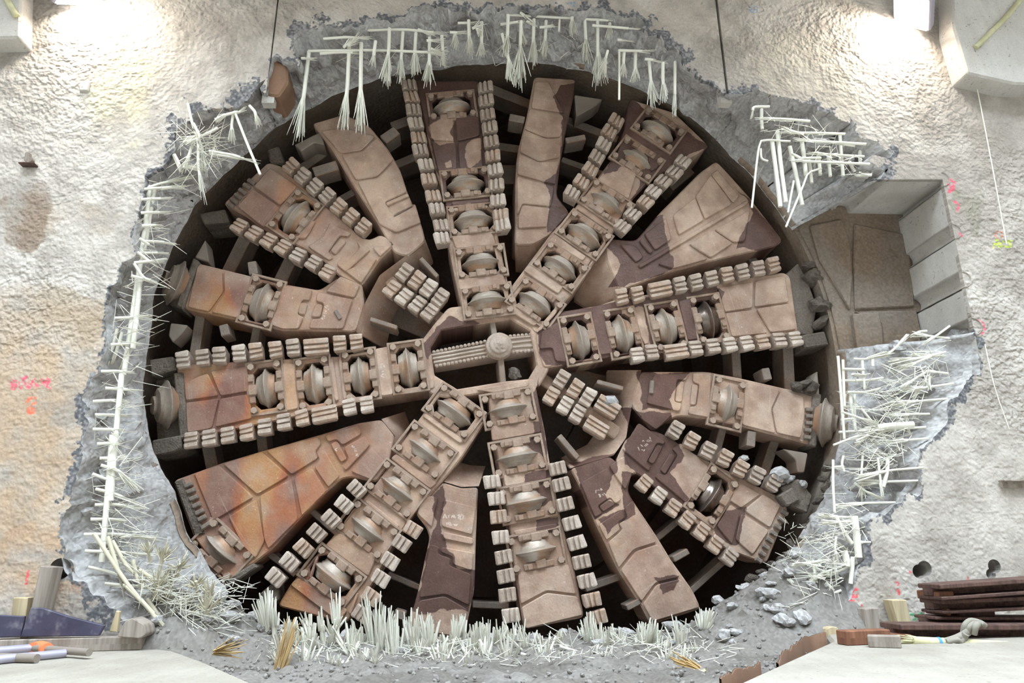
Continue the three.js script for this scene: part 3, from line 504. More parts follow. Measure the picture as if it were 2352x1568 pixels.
arm({ z: 0.004, o: 'P 405,838 780,818 890,795 977,776 990,800 1000,893 857,915 715,950 588,977 424,1010', dir: 'P 1000,835 612,890', discs: 'P 612,890 722,880 828,862 938,843',
  plates: ['P 425,880 478,857 503,910 428,921', 'P 484,853 569,842 574,899 508,911', 'P 428,926 504,916 487,985 432,995', 'P 506,917 577,905 580,962 495,982', 'P 650,834 677,836 687,939 658,945', 'P 756,825 765,824 780,920 770,923', 'P 778,822 785,821 798,917 789,920', 'P 862,802 890,798 904,907 876,911'],
  rows: ['r5 1270,990 1405,975 1520,960 1655,945 1770,930 1905,920 2025,905 *2185,900 r6 545,880 660,870', 'r5 1325,1530 1450,1515 1575,1495 1705,1475 1830,1440 1960,1405 2085,1375 *2240,1350 r6 610,1300 730,1285'] });
arm({ z: 0.004, o: 'P 1228,768 1287,716 1377,701 1413,688 1647,650 1800,625 1815,635 1834,766 1700,785 1447,812 1307,836 1248,846 1235,805', dir: 'P 1240,798 1627,733', discs: 'P 1330,780 1430,765 1530,750 1627,733', worn: [3],
  plates: ['r7 1640,490 1885,445 1880,625 1690,655', 'r7 1900,440 2100,400 2130,585 1895,620', 'r7 1690,662 1885,640 1985,800 1735,825', 'r7 1905,632 2135,595 2180,775 2005,795', 'r7 1370,580 1450,555 1505,840 1435,850', 'r7 1080,700 1118,690 1170,870 1125,880', 'r7 770,655 855,635 920,935 830,950', 'r7 415,910 505,900 525,990 600,1000 545,720 430,790'],
  rows: ['r7 980,555 1090,540 *1245,505 1380,475 1490,455 1600,430 1705,405 1810,385 1920,360 2025,335', 'r7 1085,945 1185,925 *1350,920 1485,900 1605,885 1720,875 1835,865 1945,855 2060,845 2170,835'] });
arm({ z: 0.004, o: 'P 950,185 1100,185 1112,328 1133,467 1143,540 1165,640 1176,733 1070,737 1050,660 1030,565 1023,467 1003,400 985,328 960,215', dir: 'P 1115,735 1068,420', discs: 'P 1120,692 1105,603 1087,506 1070,423 1038,245',
  plates: ['r2 1150,810 1320,810 1332,978 1172,972', 'r2 1338,808 1500,808 1508,940 1350,980', 'r2 1175,988 1340,992 1350,1172 1218,1186', 'r2 1355,992 1515,952 1528,1158 1368,1176', 'r2 1310,1395 1570,1375 1575,1400 1314,1425', 'r2 1318,1440 1560,1415 1563,1440 1322,1465', 'r6 1310,130 1590,110 1620,190 1340,220', 'r6 1350,430 1665,395 1690,465 1365,505'],
  rows: ['r2 1540,615 1545,705 1555,800 1570,890 1580,985 1590,1085 1605,1180 1615,1285 1625,1390 1645,1490 r6 1655,60', 'r2 1025,600 1040,680 1055,770 1070,860 1090,960 1100,1045 1140,1145 1160,1245 1190,1360 1215,1450 r6 1245,60 1250,150'] });
arm({ z: 0.004, o: 'P 1118,890 1227,868 1253,1000 1262,1060 1287,1185 1320,1312 1342,1418 1203,1445 1180,1298 1165,1170 1150,1088 1130,985', dir: 'P 1160,890 1232,1262', discs: 'P 1168,938 1189,1048 1210,1152 1231,1264',
  plates: ['s3 265,810 615,745 670,958 465,932 285,1028', 's3 292,1048 465,948 675,972 715,1100 317,1195', 's3 165,140 460,95 470,165 180,220', 's3 240,520 535,470 540,500 245,555', 'r6 1580,1440 1910,1400 1930,1480 1590,1540', 'r6 1480,1190 1835,1120 1840,1165 1600,1210'],
  rows: ['s3 95,185 125,300 140,425 155,565 175,700 190,830 200,960 225,1100', 's3 535,95 560,205 585,340 630,470 665,605 700,735 735,865 770,995 810,1115'] });
arm({ z: 0, o: 'P 1173,690 1173,660 1265,537 1314,485 1365,419 1418,347 1434,296 1446,226 1550,258 1630,335 1584,363 1495,414 1439,472 1408,536 1330,655 1232,769', dir: 'P 1180,745 1463,367', discs: 'P 1230,697 1287,613 1342,540 1392,468 1463,367 1512,300', 
  plates: ['r7 305,370 345,325 580,480 545,530', 'r7 480,160 520,115 740,275 710,305', 'r6 1722,600 1748,590 1908,722 1880,752 1722,655', 'z2 300,1060 316,1044 600,1236 584,1254', 'z2 330,1028 346,1012 616,1200 604,1218', 'z2 510,765 640,605 870,690 795,940', 'r6 1888,788 1908,800 2040,650 2020,626', 'z2 960,560 1090,520 1060,650 1000,690'],
  rows: ['z2 290,890 375,790 455,680 515,565 575,455 625,340 690,240', 'z2 735,1185 825,1075 940,965 1010,870 1100,780 1200,700 1275,600'] });
arm({ z: 0, o: 'P 1003,898 1027,888 1120,948 1116,965 1063,1047 1013,1110 950,1180 930,1208 900,1255 877,1305 853,1347 830,1385 795,1432 637,1392 667,1342 713,1288 747,1252 787,1205 833,1145 866,1108 893,1072 920,1020 967,957', dir: 'P 1090,890 763,1322', discs: 'P 1043,945 976,1035 912,1123 845,1215 763,1322',
  plates: ['r6 1110,1370 1132,1345 1400,1530 1372,1560', 's2 892,25 930,-8 1215,190 1165,235', 's2 762,268 780,256 998,428 986,440', 's2 712,322 730,306 955,484 938,508', 's2 442,618 545,532 798,692 740,838', 's2 200,892 262,842 600,1068 532,1148', 's2 330,840 382,692 398,702 348,850', 's2 600,1085 660,945 675,955 620,1100'],
  rows: ['s2 665,240 580,345 490,445 390,540 300,645 205,740 110,845', 's2 1040,510 965,605 885,725 820,845 755,970 690,1090'] });
arm({ z: -0.03, o: 'P 395,1103 508,1062 603,1034 738,996 822,970 878,962 907,1000 893,1072 866,1108 809,1095 784,1098 751,1128 687,1192 621,1264 519,1340 442,1232', dir: 'P 560,1215 470,1310', discs: 'P 506,1262',
  plates: ['z4 410,500 630,420 950,710 585,925', 'z4 670,410 1020,300 1265,520 980,690', 'z4 1060,290 1520,165 1560,230 1500,300 1530,360 1290,510', 'z4 720,890 975,730 1045,1110 965,1265 850,1150', 'z4 1002,702 1290,545 1350,910 1080,1180 1040,1080', 'z4 1312,540 1475,450 1605,660 1380,885', 'z4 1495,440 1545,378 1520,315 1575,275 1725,520 1620,625', 'z4 1590,155 1890,60 1925,140 1750,245 1695,190 1620,215', 'z4 1640,235 1700,200 1790,370 1735,400', 'z4 1760,262 1950,160 2000,240 1780,475 1748,440 1805,365', 'z4 1820,480 2010,265 2165,420 2045,570'],
  ribs: ['z4 330,615 400,585', 'z4 350,668 425,640', 'z4 372,735 450,700', 'z4 400,800 472,765', 'z4 425,862 500,825', 'z4 450,920 525,880', 'z4 480,992 555,945'] });
arm({ z: -0.03, o: 'P 437,598 544,624 646,649 733,664 775,635 830,645 836,700 818,760 643,757 617,748 420,707', dir: 'P 680,712 600,692', discs: 'P 600,692',
  plates: ['r5 1360,325 1525,370 1535,505 1435,645 1290,615', 'r5 1540,368 1730,410 1640,690 1452,650 1545,520', 'r5 1950,460 2150,495 2130,570 2080,562 2048,665 2090,682 2055,765 1940,765 1865,735', 'r5 2065,582 2118,588 2098,668 2052,660', 'r6 388,512 630,560 560,765 325,760 345,695 412,692 432,590 372,570', 'r6 370,595 425,595 403,685 342,680', 'r6 440,505 545,400 680,460 640,550'],
  ribs: ['r6 510,640 545,700'] });
arm({ z: -0.03, o: 'P 615,368 648,379 689,422 738,463 799,514 827,542 850,548 873,535 910,557 873,592 830,655 778,632 743,596 704,573 653,547 600,522 562,493 510,465', dir: 'P 720,520 620,455', discs: 'P 678,494',
  plates: ['z1 870,420 1020,250 1270,420 1110,590', 'z1 720,600 865,440 1110,610 960,790', 'z1 1355,960 1500,870 1555,745 1755,840 1720,876 1650,862 1540,1010 1590,1060 1550,1088', 'z1 1560,1000 1655,885 1710,912 1605,1038', 'z1 1655,1080 1700,1110 1830,970 1795,915 1925,990 1700,1195 1615,1120', 'z1 1940,970 2125,945 2010,1055', 'z1 1690,1180 1985,1070 1840,1295', 'z1 1220,885 1340,890 1430,735 1390,725 1300,850'],
  ribs: ['z1 820,360 880,400', 'z1 780,400 840,440', 'z1 740,445 800,490', 'z1 700,490 760,530', 'z1 665,530 725,575', 'z1 640,575 690,610'],
  rows: ['z1 1205,245 1310,335 1420,430 1530,510 1635,610 1745,700 1855,790', 'z1 745,775 880,840 1010,905 1140,965 1275,1040 1415,1105 1540,1190'] });
arm({ z: -0.03, o: 'P 715,280 790,258 847,285 890,337 915,380 933,433 970,520 977,552 935,587 905,578 870,515 813,427 760,337',
  plates: ['r2 410,900 580,880 785,935 690,1032 545,1052', 'r2 552,1066 697,1042 792,945 850,1000 912,1095 798,1212 650,1236', 'r2 662,1248 806,1222 920,1108 960,1180 1005,1318 850,1390 905,1475 1060,1400 1100,1530 930,1600 812,1540', 'r2 858,1392 1010,1328 1020,1352 866,1416', 'r2 905,1478 1045,1404 1052,1428 912,1502'] });
arm({ z: -0.03, o: 'P 1228,172 1324,178 1320,213 1300,300 1287,377 1279,445 1310,487 1265,537 1225,560 1183,560 1185,400 1190,343 1210,267',
  plates: ['r3 390,560 480,560 590,775 360,738', 'r3 350,746 580,790 592,862 560,940 460,943 315,884', 'r3 310,892 460,952 568,948 560,1080 415,1108 280,1040', 'r3 275,1052 410,1116 552,1106 528,1268 265,1198', 'r3 262,1212 520,1282 500,1420 300,1400 265,1480', 'r3 270,1490 300,1410 490,1430 470,1560 270,1570'] });
arm({ z: -0.03, o: 'P 1610,393 1648,366 1674,393 1725,450 1801,549 1785,563 1638,597 1522,628 1437,662 1423,662 1395,595 1390,546 1419,547 1462,550 1515,488 1579,424',
  plates: ['z2 1200,1070 1400,912 1478,1118 1252,1250', 'z2 1405,900 1540,705 1735,970 1490,1108', 'z2 885,1520 1870,935 1882,965 905,1552', 'z2 1575,1200 1895,1025 1850,1305 1750,1318', 'z2 1345,1330 1565,1205 1742,1325 1540,1455', 'z2 1065,1510 1325,1345 1515,1468 1200,1555', 'z2 722,1332 860,1342 938,1448 870,1498', 'z2 942,1242 1140,1095 1188,1288 1042,1388', 'z2 892,1302 928,1272 1028,1400 990,1418', 'z2 1545,700 1600,660 1800,900 1745,960'] });
arm({ z: -0.03, o: 'P 1471,852 1627,852 1700,866 1808,891 1886,907 1874,1024 1852,1017 1701,977 1630,961 1563,954 1540,962 1500,990 1450,930', dir: 'P 1600,910 1672,927', discs: 'P 1671,925',
  plates: ['z3 400,150 720,145 690,210 610,200 585,400 655,415 635,490 335,415', 'z3 618,218 678,218 652,408 592,398', 'z3 752,140 920,140 900,545 710,510 725,445 785,440 815,245 755,225', 'z3 748,238 803,252 778,432 727,428', 'z3 1220,220 1538,290 1458,470 1498,688 1200,610', 'z3 1552,292 1750,350 1760,540 1725,730 1512,682 1472,470', 'z3 282,550 332,447 572,516 420,655'],
  ribs: ['z3 1770,470 1830,475', 'z3 1770,530 1830,535', 'z3 1765,592 1825,598', 'z3 1755,655 1815,662', 'z3 1750,718 1810,726', 'z3 385,210 375,330'] });
arm({ z: -0.034, o: 'P 1500,985 1543,1004 1579,1032 1655,1070 1727,1108 1793,1139 1815,1168 1764,1295 1725,1282 1667,1259 1600,1203 1533,1146 1490,1106 1460,1083 1450,1096 1415,1060 1440,1005', dir: 'P 1580,1095 1637,1136', discs: 'P 1637,1136', worn: [0],
  plates: ['z3 118,830 265,588 508,760 490,788 430,770 335,950 380,985 355,1028', 'z3 432,785 486,802 400,965 348,938', 'z3 550,862 600,890 505,1056 458,1020', 'z3 412,1080 440,1042 510,1065 620,880 565,825 640,770 898,980 700,1318', 'z3 1082,1290 1180,1132 1368,1232 1190,1358', 'z3 1212,1380 1390,1232 1548,1330 1450,1538', 's3 1642,490 1732,338 1803,390 1750,618', 's3 1812,402 2003,520 1890,688 1772,580'],
  ribs: ['s3 2090,380 2130,410', 's3 2068,430 2108,458', 's3 2040,480 2082,508', 's3 2012,525 2055,555', 's3 1985,570 2028,600', 's3 1960,618 2000,645', 's3 1935,665 1975,692', 's3 1910,710 1950,736'],
  rows: ['z3 595,660 740,760 890,845 1040,915 1180,1010 1325,1070 1480,1135', 'z3 320,1130 450,1240 580,1350 705,1460 s3 1540,520 1635,610 1735,695'] });
arm({ z: -0.03, o: 'P 1310,1075 1400,1045 1452,1090 1443,1125 1453,1145 1513,1235 1543,1285 1593,1355 1613,1398 1497,1436 1472,1388 1420,1308 1367,1198 1330,1112',
  plates: ['s3 700,190 890,85 985,310 940,335 905,290 820,350 855,402 800,430', 's3 830,352 905,300 942,340 855,393', 's3 897,75 1010,0 1058,130 1010,240', 's3 825,480 980,380 1013,430 955,465 978,510 880,590', 's3 1002,362 1060,310 1228,600 1070,648 965,782 892,602 992,512 965,476 1024,436', 's3 978,792 1086,662 1238,612 1388,840 1220,878 1122,1010', 's3 1132,1030 1226,892 1393,852 1518,1050 1200,1148'] });
arm({ z: -0.03, o: 'P 1000,1118 1017,1106 1060,1120 1099,1117 1097,1145 1093,1245 1090,1352 1073,1432 1065,1485 950,1480 942,1410 950,1395 963,1345 977,1278 987,1235 980,1212 953,1178',
  plates: ['s2 1072,400 1112,272 1218,292 1174,498', 's2 1255,302 1480,360 1455,550 1240,490', 's2 1255,527 1463,572 1458,618 1250,575', 's2 1162,612 1228,632 1218,682 1308,712 1298,762 1450,822 1430,1038 1270,958 1087,983', 's2 1242,632 1463,672 1455,798 1317,753 1322,700 1232,668', 's2 1087,1002 1265,972 1418,1062 1400,1260 1040,1200'] });

// sloping plates that lead from the arms down into the openings round the hub
function slope(name, a, b, z1 = -0.42, z0 = -0.03) {
  const A = px(a).map(([x, y]) => at(x, y, z0)), B = px(b).map(([x, y]) => at(x, y, z1)), n = A.length - 1;
  const front = grid(n, 4, (i, j) => A[i].clone().lerp(B[i], j / 4)), back = grid(n, 4, (i, j) => A[n - i].clone().lerp(B[n - i], j / 4).add(new THREE.Vector3(0, 0, -0.06)));
  return mesh(name, faceUV(mergeGeometries([front, back])), M.face, head);
}
slope('sloping_plate', 'P 818,762 836,700 872,632 935,585 977,550', 'P 885,800 900,730 925,680 965,635 995,600');
slope('sloping_plate', 'P 1473,850 1452,928 1438,1005 1410,1045 1310,1075', 'P 1395,850 1395,920 1375,985 1350,1020 1290,1050');
slope('sloping_plate', 'P 1000,1120 1020,1106 1060,1118 1100,1116', 'P 1030,1070 1050,1060 1080,1068 1115,1070');
slope('sloping_plate', 'P 1388,546 1396,595 1424,662 1440,664', 'P 1320,640 1320,690 1370,720 1400,712');
slope('sloping_plate', 'P 1183,558 1225,560 1267,537', 'P 1185,620 1215,625 1245,600');
slope('sloping_plate', 'P 876,962 907,1000 893,1072', 'P 930,945 945,985 935,1030');
// beams with paired ripper teeth between hub and ring
function ripper(o, pairs, big) {
  const beam = mesh('ripper_beam', faceUV(slab(rounded(ccw(flat(o, -0.14)), 0.02), -0.6, -0.14, 0.012)), M.face, head);
  const P = pairs.map((t) => px(t).map(([x, y]) => at(x, y, -0.02)));
  const ux = P[3][0].x - P[0][0].x, uy = P[3][0].y - P[0][0].y, L = Math.hypot(ux, uy);
  P.forEach(([a, b], k) => [a, b].forEach((p, s) => { const t = place(mesh('tooth', big === k ? TOOTH2 : TEETH[(k + s) % 4], M.tooth, beam), p, ux / L * (s ? -1 : 1), uy / L * (s ? -1 : 1), -0.03); if (big !== k) t.scale.set(1, 1.15, 1); }));
}
ripper('P 868,640 884,620 1030,728 1012,746', ['r6 985,385 905,490', 'r6 1070,440 990,545', 'r6 1150,495 1080,600', 'r6 1230,560 1165,650']);
ripper('P 1228,872 1246,852 1430,985 1412,1010', ['r7 565,1120 500,1225', 'r7 660,1185 595,1290', 'r7 745,1245 680,1350', 'r7 880,1310 810,1440'], 3);
// bars between the arms, set back, and short mixing paddles on the arms' flanks
const barBetween = (a, b, w, z, name = 'tie_bar', h = 0.3) => {
  const [p, q] = px(`P ${a} ${b}`).map(([x, y]) => at(x, y, z)), L = p.distanceTo(q), m = mesh(name, boxUV(cbox(L, w, h, 0.008), 1), M.bar, head);
  place(m, p.clone().lerp(q, 0.5), (q.x - p.x) / L, (q.y - p.y) / L, z - h / 2);
};
for (const [a, b, w = 0.08, z = -0.22] of [['570,530', '515,640', 0.14, -0.3], ['680,570', '630,670', 0.14, -0.3], ['460,720', '440,850', 0.1], ['590,745', '570,860', 0.08], ['470,990', '490,1090', 0.12, -0.3], ['595,960', '605,1050', 0.1, -0.3],
  ['690,1150', '780,1230', 0.06], ['590,1250', '680,1320', 0.06], ['890,1318', '970,1352', 0.055], ['1085,1388', '1170,1392', 0.06], ['1345,1352', '1430,1322', 0.07], ['1505,1240', '1590,1170', 0.06], ['1585,1360', '1690,1265', 0.06],
  ['1690,800', '1695,880', 0.1], ['1810,790', '1815,905', 0.12], ['1665,970', '1640,1065', 0.08], ['1785,1000', '1755,1090', 0.1, -0.3], ['760,340', '640,420', 0.1, -0.3], ['830,430', '740,480', 0.08, -0.3], ['880,390', '1000,340', 0.1, -0.3], ['900,290', '980,260', 0.12, -0.35], ['1110,330', '1215,345', 0.1, -0.35], ['1120,200', '1220,240', 0.12, -0.4], ['1290,270', '1420,320', 0.1, -0.35], ['1290,365', '1390,400', 0.07, -0.3], ['1145,400', '1200,400', 0.25, -0.45], ['1540,430', '1590,390', 0.1, -0.35], ['1640,600', '1660,640', 0.08, -0.3], ['1720,580', '1745,620', 0.1, -0.3], ['870,700', '1010,760', 0.3, -0.55], ['1260,860', '1420,900', 0.3, -0.6]]) barBetween(a, b, w, z);
for (const [a, b, w = 0.1] of [['880,320', '912,298', 0.12], ['720,395', '775,378', 0.12], ['1170,268', '1205,275', 0.09], ['1300,322', '1345,314', 0.07], ['582,630', '578,600', 0.09], ['512,745', '518,770', 0.09], ['1440,1396', '1475,1378', 0.06], ['1548,1284', '1582,1265', 0.06], ['1765,872', '1758,845', 0.09], ['1728,990', '1725,1025', 0.09], ['850,732', '912,752', 0.05], ['966,592', '1005,635', 0.05], ['1372,876', '1432,892', 0.05], ['1284,1000', '1328,1052', 0.06], ['905,1408', '930,1415', 0.08]]) barBetween(a, b, w, -0.03, 'mixing_paddle', 0.25);
for (const t of ['P 390,740 430,745 415,765 395,785 385,770', 'P 1800,1030 1858,1040 1850,1085 1835,1085 1830,1055', 'P 1855,905 1880,850 1885,905', 'P 445,590 470,548 478,600', 'P 1320,215 1385,225 1370,240 1325,265', 'P 675,330 735,300 745,330 720,325 690,345'])
  mesh('curved_bracket', faceUV(slab(rounded(ccw(flat(t, -0.03)), 0.02), -0.3, -0.05, 0.01)), M.bar, head);
// centre bar with its grooved cap
{ const c = mesh('centre_bar', faceUV(slab(rounded(ccw(flat('zc 515,610 1620,420 1640,580 545,765', -0.06)), 0.02), -0.34, -0.06, 0.012)), M.tooth, head);
  for (const [a, b] of [['zc 520,640 1180,525', 0], ['zc 530,680 1190,560', 0], ['zc 540,720 1195,600', 0], ['zc 1310,465 1620,435', 0], ['zc 1320,515 1630,480', 0], ['zc 1325,560 1635,540', 0]]) { const [p, q] = flat(a, -0.06), L = p.distanceTo(q); place(mesh('ridge', boxUV(cbox(L, 0.022, 0.03, 0.006), 1), M.tooth, c), p.clone().lerp(q, 0.5), (q.x - p.x) / L, (q.y - p.y) / L, -0.055); }
  for (const side of ['zc 525,610 1160,480', 'zc 1310,440 1610,415', 'zc 555,760 1195,640', 'zc 1335,615 1640,585']) { const [p, q] = flat(side, -0.06), n = Math.round(p.distanceTo(q) / 0.042); for (let k = 0; k < n; k++) { const s = p.clone().lerp(q, (k + 0.5) / n); mesh('stud', STUD(), M.tooth, c).position.set(s.x, s.y, -0.06); } }
  const [kx, ky] = px('zc 1250,545')[0], kp = at(kx, ky, -0.05);
  const dome = new THREE.SphereGeometry(0.15, 28, 14, 0, Math.PI * 2, 0, Math.PI / 2).rotateX(Math.PI / 2); const dp = dome.attributes.position;
  for (let i = 0; i < dp.count; i++) { const x = dp.getX(i), y = dp.getY(i), z = dp.getZ(i), r = Math.hypot(x, y), b = 1 + 0.07 * (Math.sin(r * 160) > 0 ? noise2(Math.atan2(y, x) * 5, r * 40, 4) : -0.4); dp.setXYZ(i, x * b, y * b, z * b * 0.9); }
  dome.computeVertexNormals(); const m = mesh('centre_cap', boxUV(dome, 1), M.tooth, head); m.position.set(kp.x, kp.y, -0.06);
  for (const t of ['zc 1150,285 1210,275 1240,440 1180,450', 'zc 1240,650 1300,645 1330,930 1265,940']) mesh('hub_post', faceUV(slab(rounded(ccw(flat(t, -0.05)), 0.01), -0.5, -0.05, 0.01)), M.bar, head);
}
function STUD() { return STUD.g ??= boxUV(new THREE.SphereGeometry(0.022, 8, 5).scale(1, 1, 0.9), 1); }
// gauge cutters and rim pieces at the arm ends
function gauge(p, dirText, s = 1) { const u = dirOf(dirText), [x, y] = px(p)[0], c = at(x, y, -0.06); const m = place(mesh('gauge_cutter', DISC, M.disc, head), c, u.x, u.y, -0.06); m.rotateY(-0.55); m.scale.set(s * 0.9, s * 1.1, s * 1.1); }
gauge('P 382,930', 'P 1000,835 612,890'); gauge('P 404,650', 'P 680,712 600,692', 1.0); gauge('P 1893,970', 'P 1600,910 1672,927', 1.05);
for (const [t, z0, z1] of [['P 348,868 408,850 425,1030 352,1042', -0.55, -0.10], ['P 345,828 400,820 408,850 350,866', -0.35, 0.04], ['P 352,1012 418,1000 420,1030 400,1040 352,1050', -0.35, 0.04], ['P 400,858 422,855 434,1005 415,1010', -0.2, 0.03], ['P 445,592 458,600 420,712 405,702', -0.3, 0.02], ['P 385,640 440,600 405,700 378,690', -0.5, -0.12], ['P 1838,770 1895,760 1905,792 1850,800', -0.4, 0.0], ['P 1808,628 1838,600 1860,640 1880,700 1872,770 1832,765', -0.5, -0.04], ['P 1868,900 1888,905 1876,1028 1860,1022', -0.3, 0.0], ['P 1790,1120 1830,1100 1862,1140 1850,1180 1815,1165', -0.4, 0.05], ['P 1780,1140 1812,1120 1830,1150 1800,1165', -0.3, 0.09], ['P 398,1106 420,1098 470,1225 446,1232', -0.3, -0.005], ['P 500,1342 582,1292 592,1302 520,1350', -0.3, 0.0], ['P 600,1362 636,1332 640,1378 620,1392', -0.3, 0.05], ['P 450,480 510,470 520,500 460,505', -0.5, -0.1], ['P 615,345 640,335 652,375 620,372', -0.4, 0.02]])
  mesh('rim_block', boxUV(slab(rounded(ccw(flat(t)), 0.02), z0, z1, 0.015), 1), M.mud, head);
// body behind the arms: a drum wall and the bulkhead, deep in the dark
mesh('bulkhead', boxUV(new THREE.CircleGeometry(3.8, 64).translate(0, 0, -2.95), 0.5), M.bar, head);
for (const [r, z] of [[1.15, -1.4], [2.5, -1.3]]) mesh('support_ring', boxUV(new THREE.CylinderGeometry(r, r, 0.35, 64, 1, true).rotateX(Math.PI / 2).translate(0, 0, z - 0.2), 0.5), M.bar, head);
// ---------------------------------------------------------------- glass fibre reinforcement, torn and frayed
function rodGeo(pts, r, seg = 7) {
  const c = pts.length > 2 ? new THREE.CatmullRomCurve3(pts, false, 'centripetal', 0.2) : new THREE.LineCurve3(pts[0], pts[1]);
  const g = new THREE.TubeGeometry(c, pts.length > 2 ? 14 : 2, r, seg, false);
  const uv = g.attributes.uv, L = c.getLength(); for (let i = 0; i < uv.count; i++) uv.setXY(i, uv.getX(i) * L * 0.4, uv.getY(i) * 0.6);
  const parts = [g];
  for (const e of [0, 1]) { const t = c.getTangentAt(e).multiplyScalar(e ? 1 : -1), d = new THREE.CircleGeometry(r, seg); d.applyQuaternion(new THREE.Quaternion().setFromUnitVectors(new THREE.Vector3(0, 0, 1), t)); const p = c.getPointAt(e); d.translate(p.x, p.y, p.z); parts.push(d); }
  return mergeGeometries(parts);
}
function fibres(list) {                 // [start, direction * length, radius, bend] -> tapering splinters in one mesh
  const P = [], I = [], UV = [], a = new THREE.Vector3(), b = new THREE.Vector3(), q = new THREE.Vector3();
  for (const [s, d, r, bend] of list) {
    a.crossVectors(d, Math.abs(d.y) < 0.8 * d.length() ? new THREE.Vector3(0, 1, 0) : new THREE.Vector3(1, 0, 0)).normalize(); b.crossVectors(d, a).normalize();
    const base = P.length / 3, L = d.length();
    for (let k = 0; k < 3; k++) { const t = k / 2, w = r * [1, 0.85, 0.5][k]; for (let m = 0; m < 3; m++) { const an = m * 2.0944; q.copy(s).addScaledVector(d, t).addScaledVector(a, Math.cos(an) * w).addScaledVector(b, Math.sin(an) * w); q.y += bend * t * t; P.push(q.x, q.y, q.z); UV.push(t * L * 0.5 + s.x, m * 0.1 + s.y); } }
    for (let k = 0; k < 2; k++) for (let m = 0; m < 3; m++) { const n = (m + 1) % 3, o = base + k * 3; I.push(o + m, o + n, o + 3 + n, o + m, o + 3 + n, o + 3 + m); }
    I.push(base, base + 2, base + 1, base + 6, base + 7, base + 8);
  }
  const g = new THREE.BufferGeometry(); g.setAttribute('position', new THREE.Float32BufferAttribute(P, 3)); g.setAttribute('uv', new THREE.Float32BufferAttribute(UV, 2)); g.setIndex(I); g.computeVertexNormals(); return g;
}
function brush(p, dir, len, n, spread, r0, sag = 0, fr = 0.0045) {
  const out = []; const d = dir.clone().normalize();
  for (let k = 0; k < n; k++) {
    const j = new THREE.Vector3(rr(-1, 1), rr(-1, 1), rr(-1, 1)).normalize().multiplyScalar(spread * Math.pow(rnd(), 0.8)), L = len * rr(0.3, 1.1);
    const s = p.clone().addScaledVector(d, -len * 0.25 * rnd()).addScaledVector(j, r0 / Math.max(spread, 0.1));
    out.push([s, d.clone().add(j).normalize().multiplyScalar(L), fr * rr(0.6, 1.5), -sag * L * rnd()]);
  }
  return fibres(out);
}
// text: pixels along the bar; the last point is where its fibres end
function bar(text, o) {
  const q = px(text), z0 = o.z ?? 0.6, pts = q.map(([x, y], i) => at(x, y, z0 + (o.dz ?? 0) * i / (q.length - 1)));
  const jit = rr(-0.04, 0.04); pts.forEach((p) => { p.z += jit; });
  let span = 0; for (let i = 0; i + 1 < pts.length; i++) span += pts[i].distanceTo(pts[i + 1]);
  const size = span > 0.75 ? 'longer ' : span < 0.42 ? 'stubby ' : '', t = top(o.name ?? 'fibreglass_bar', /^(long|short|thin|thick|burst)/.test(o.label) ? o.label : size + o.label, 'bar', o.group), mat = o.mat ?? M.fibre, r = o.r ?? 0.016, n = pts.length, e = pts[n - 1], d = e.clone().sub(pts[n - 2]), L = d.length(); d.normalize();
  if (o.bare) { mesh('rod', rodGeo(pts, r), mat, t); return t; }
  const fl = Math.min(L * 0.75, o.fray ?? 0.28), stop = e.clone().addScaledVector(d, -fl);
  const path = [...pts.slice(0, -1), stop];
  if (pts[0].distanceTo(stop) > 0.02) mesh('rod', rodGeo(path, r), mat, t);
  mesh('frayed_end', brush(stop, d, fl * 1.05, Math.round((o.n ?? 26) * 1.35), o.spread ?? 0.22, r * 0.9, o.sag ?? 0, o.fr), mat, t);
  if (o.both) mesh('frayed_end', brush(pts[0].clone().addScaledVector(d, 0.05), d.clone().negate(), o.both, 12, 0.35, r, 0), mat, t);
  return t;
}
const many = (frame, list, o) => { for (const s of list) { const [t, extra] = Array.isArray(s) ? s : [s, {}]; bar(`${frame} ${t}`, { ...o, ...extra }); } };
// hanging from the top of the opening
const G1 = { label: 'pale green fibreglass bar hanging with a brush-like frayed end, top of the opening', group: 'frayed bars hanging from the top edge', z: 0.8, n: 52, spread: 0.3, fray: 0.4, r: 0.018, fr: 0.006 };
many('r2', ['885,210 880,360 860,600', '975,210 965,360 955,560', '1065,215 1058,330 1050,510', '1160,250 1158,400 1155,600', '1245,240 1250,340 1258,450', '1335,230 1340,345', '1430,150 1432,250 1440,390', '1520,150 1518,280 1515,400', '1700,120 1695,250 1680,400', '1790,150 1785,300 1770,590', '1880,130 1876,250 1866,440', '1965,130 1960,240 1950,380', ['790,300 780,380 770,475', { n: 12, fray: 0.14 }], '1660,240 1700,400 1725,580'], G1);
many('r2', ['325,345 290,640 240,965', '605,300 590,600 565,885', '690,300 686,560 680,935'], { ...G1, label: 'long pale fibreglass bar hanging down in front of the cutter head, tip frayed', group: 'long bars hanging at the upper left', r: 0.021, n: 44, fray: 0.42, spread: 0.2 });
many('r3', ['640,130 640,262', ['730,120 738,250 745,425', { n: 44 }], ['820,140 820,330 820,580', { n: 44 }], ['905,150 905,272', { n: 14 }], '1000,350 995,430 990,535', '1080,360 1078,450 1075,570', ['1175,420 1185,540 1200,740', { n: 40 }], ['1265,440 1265,560 1270,705', { n: 36 }], ['1355,420 1352,600 1350,795', { n: 40, spread: 0.1 }], '290,160 300,220 320,290'], G1);
many('r3', ['965,350 966,520 965,692', '560,120 555,200'], { ...G1, bare: true, r: 0.012, label: 'thin bare fibreglass rod hanging straight down from the top edge' , group: 'thin bare rods at the top edge' });
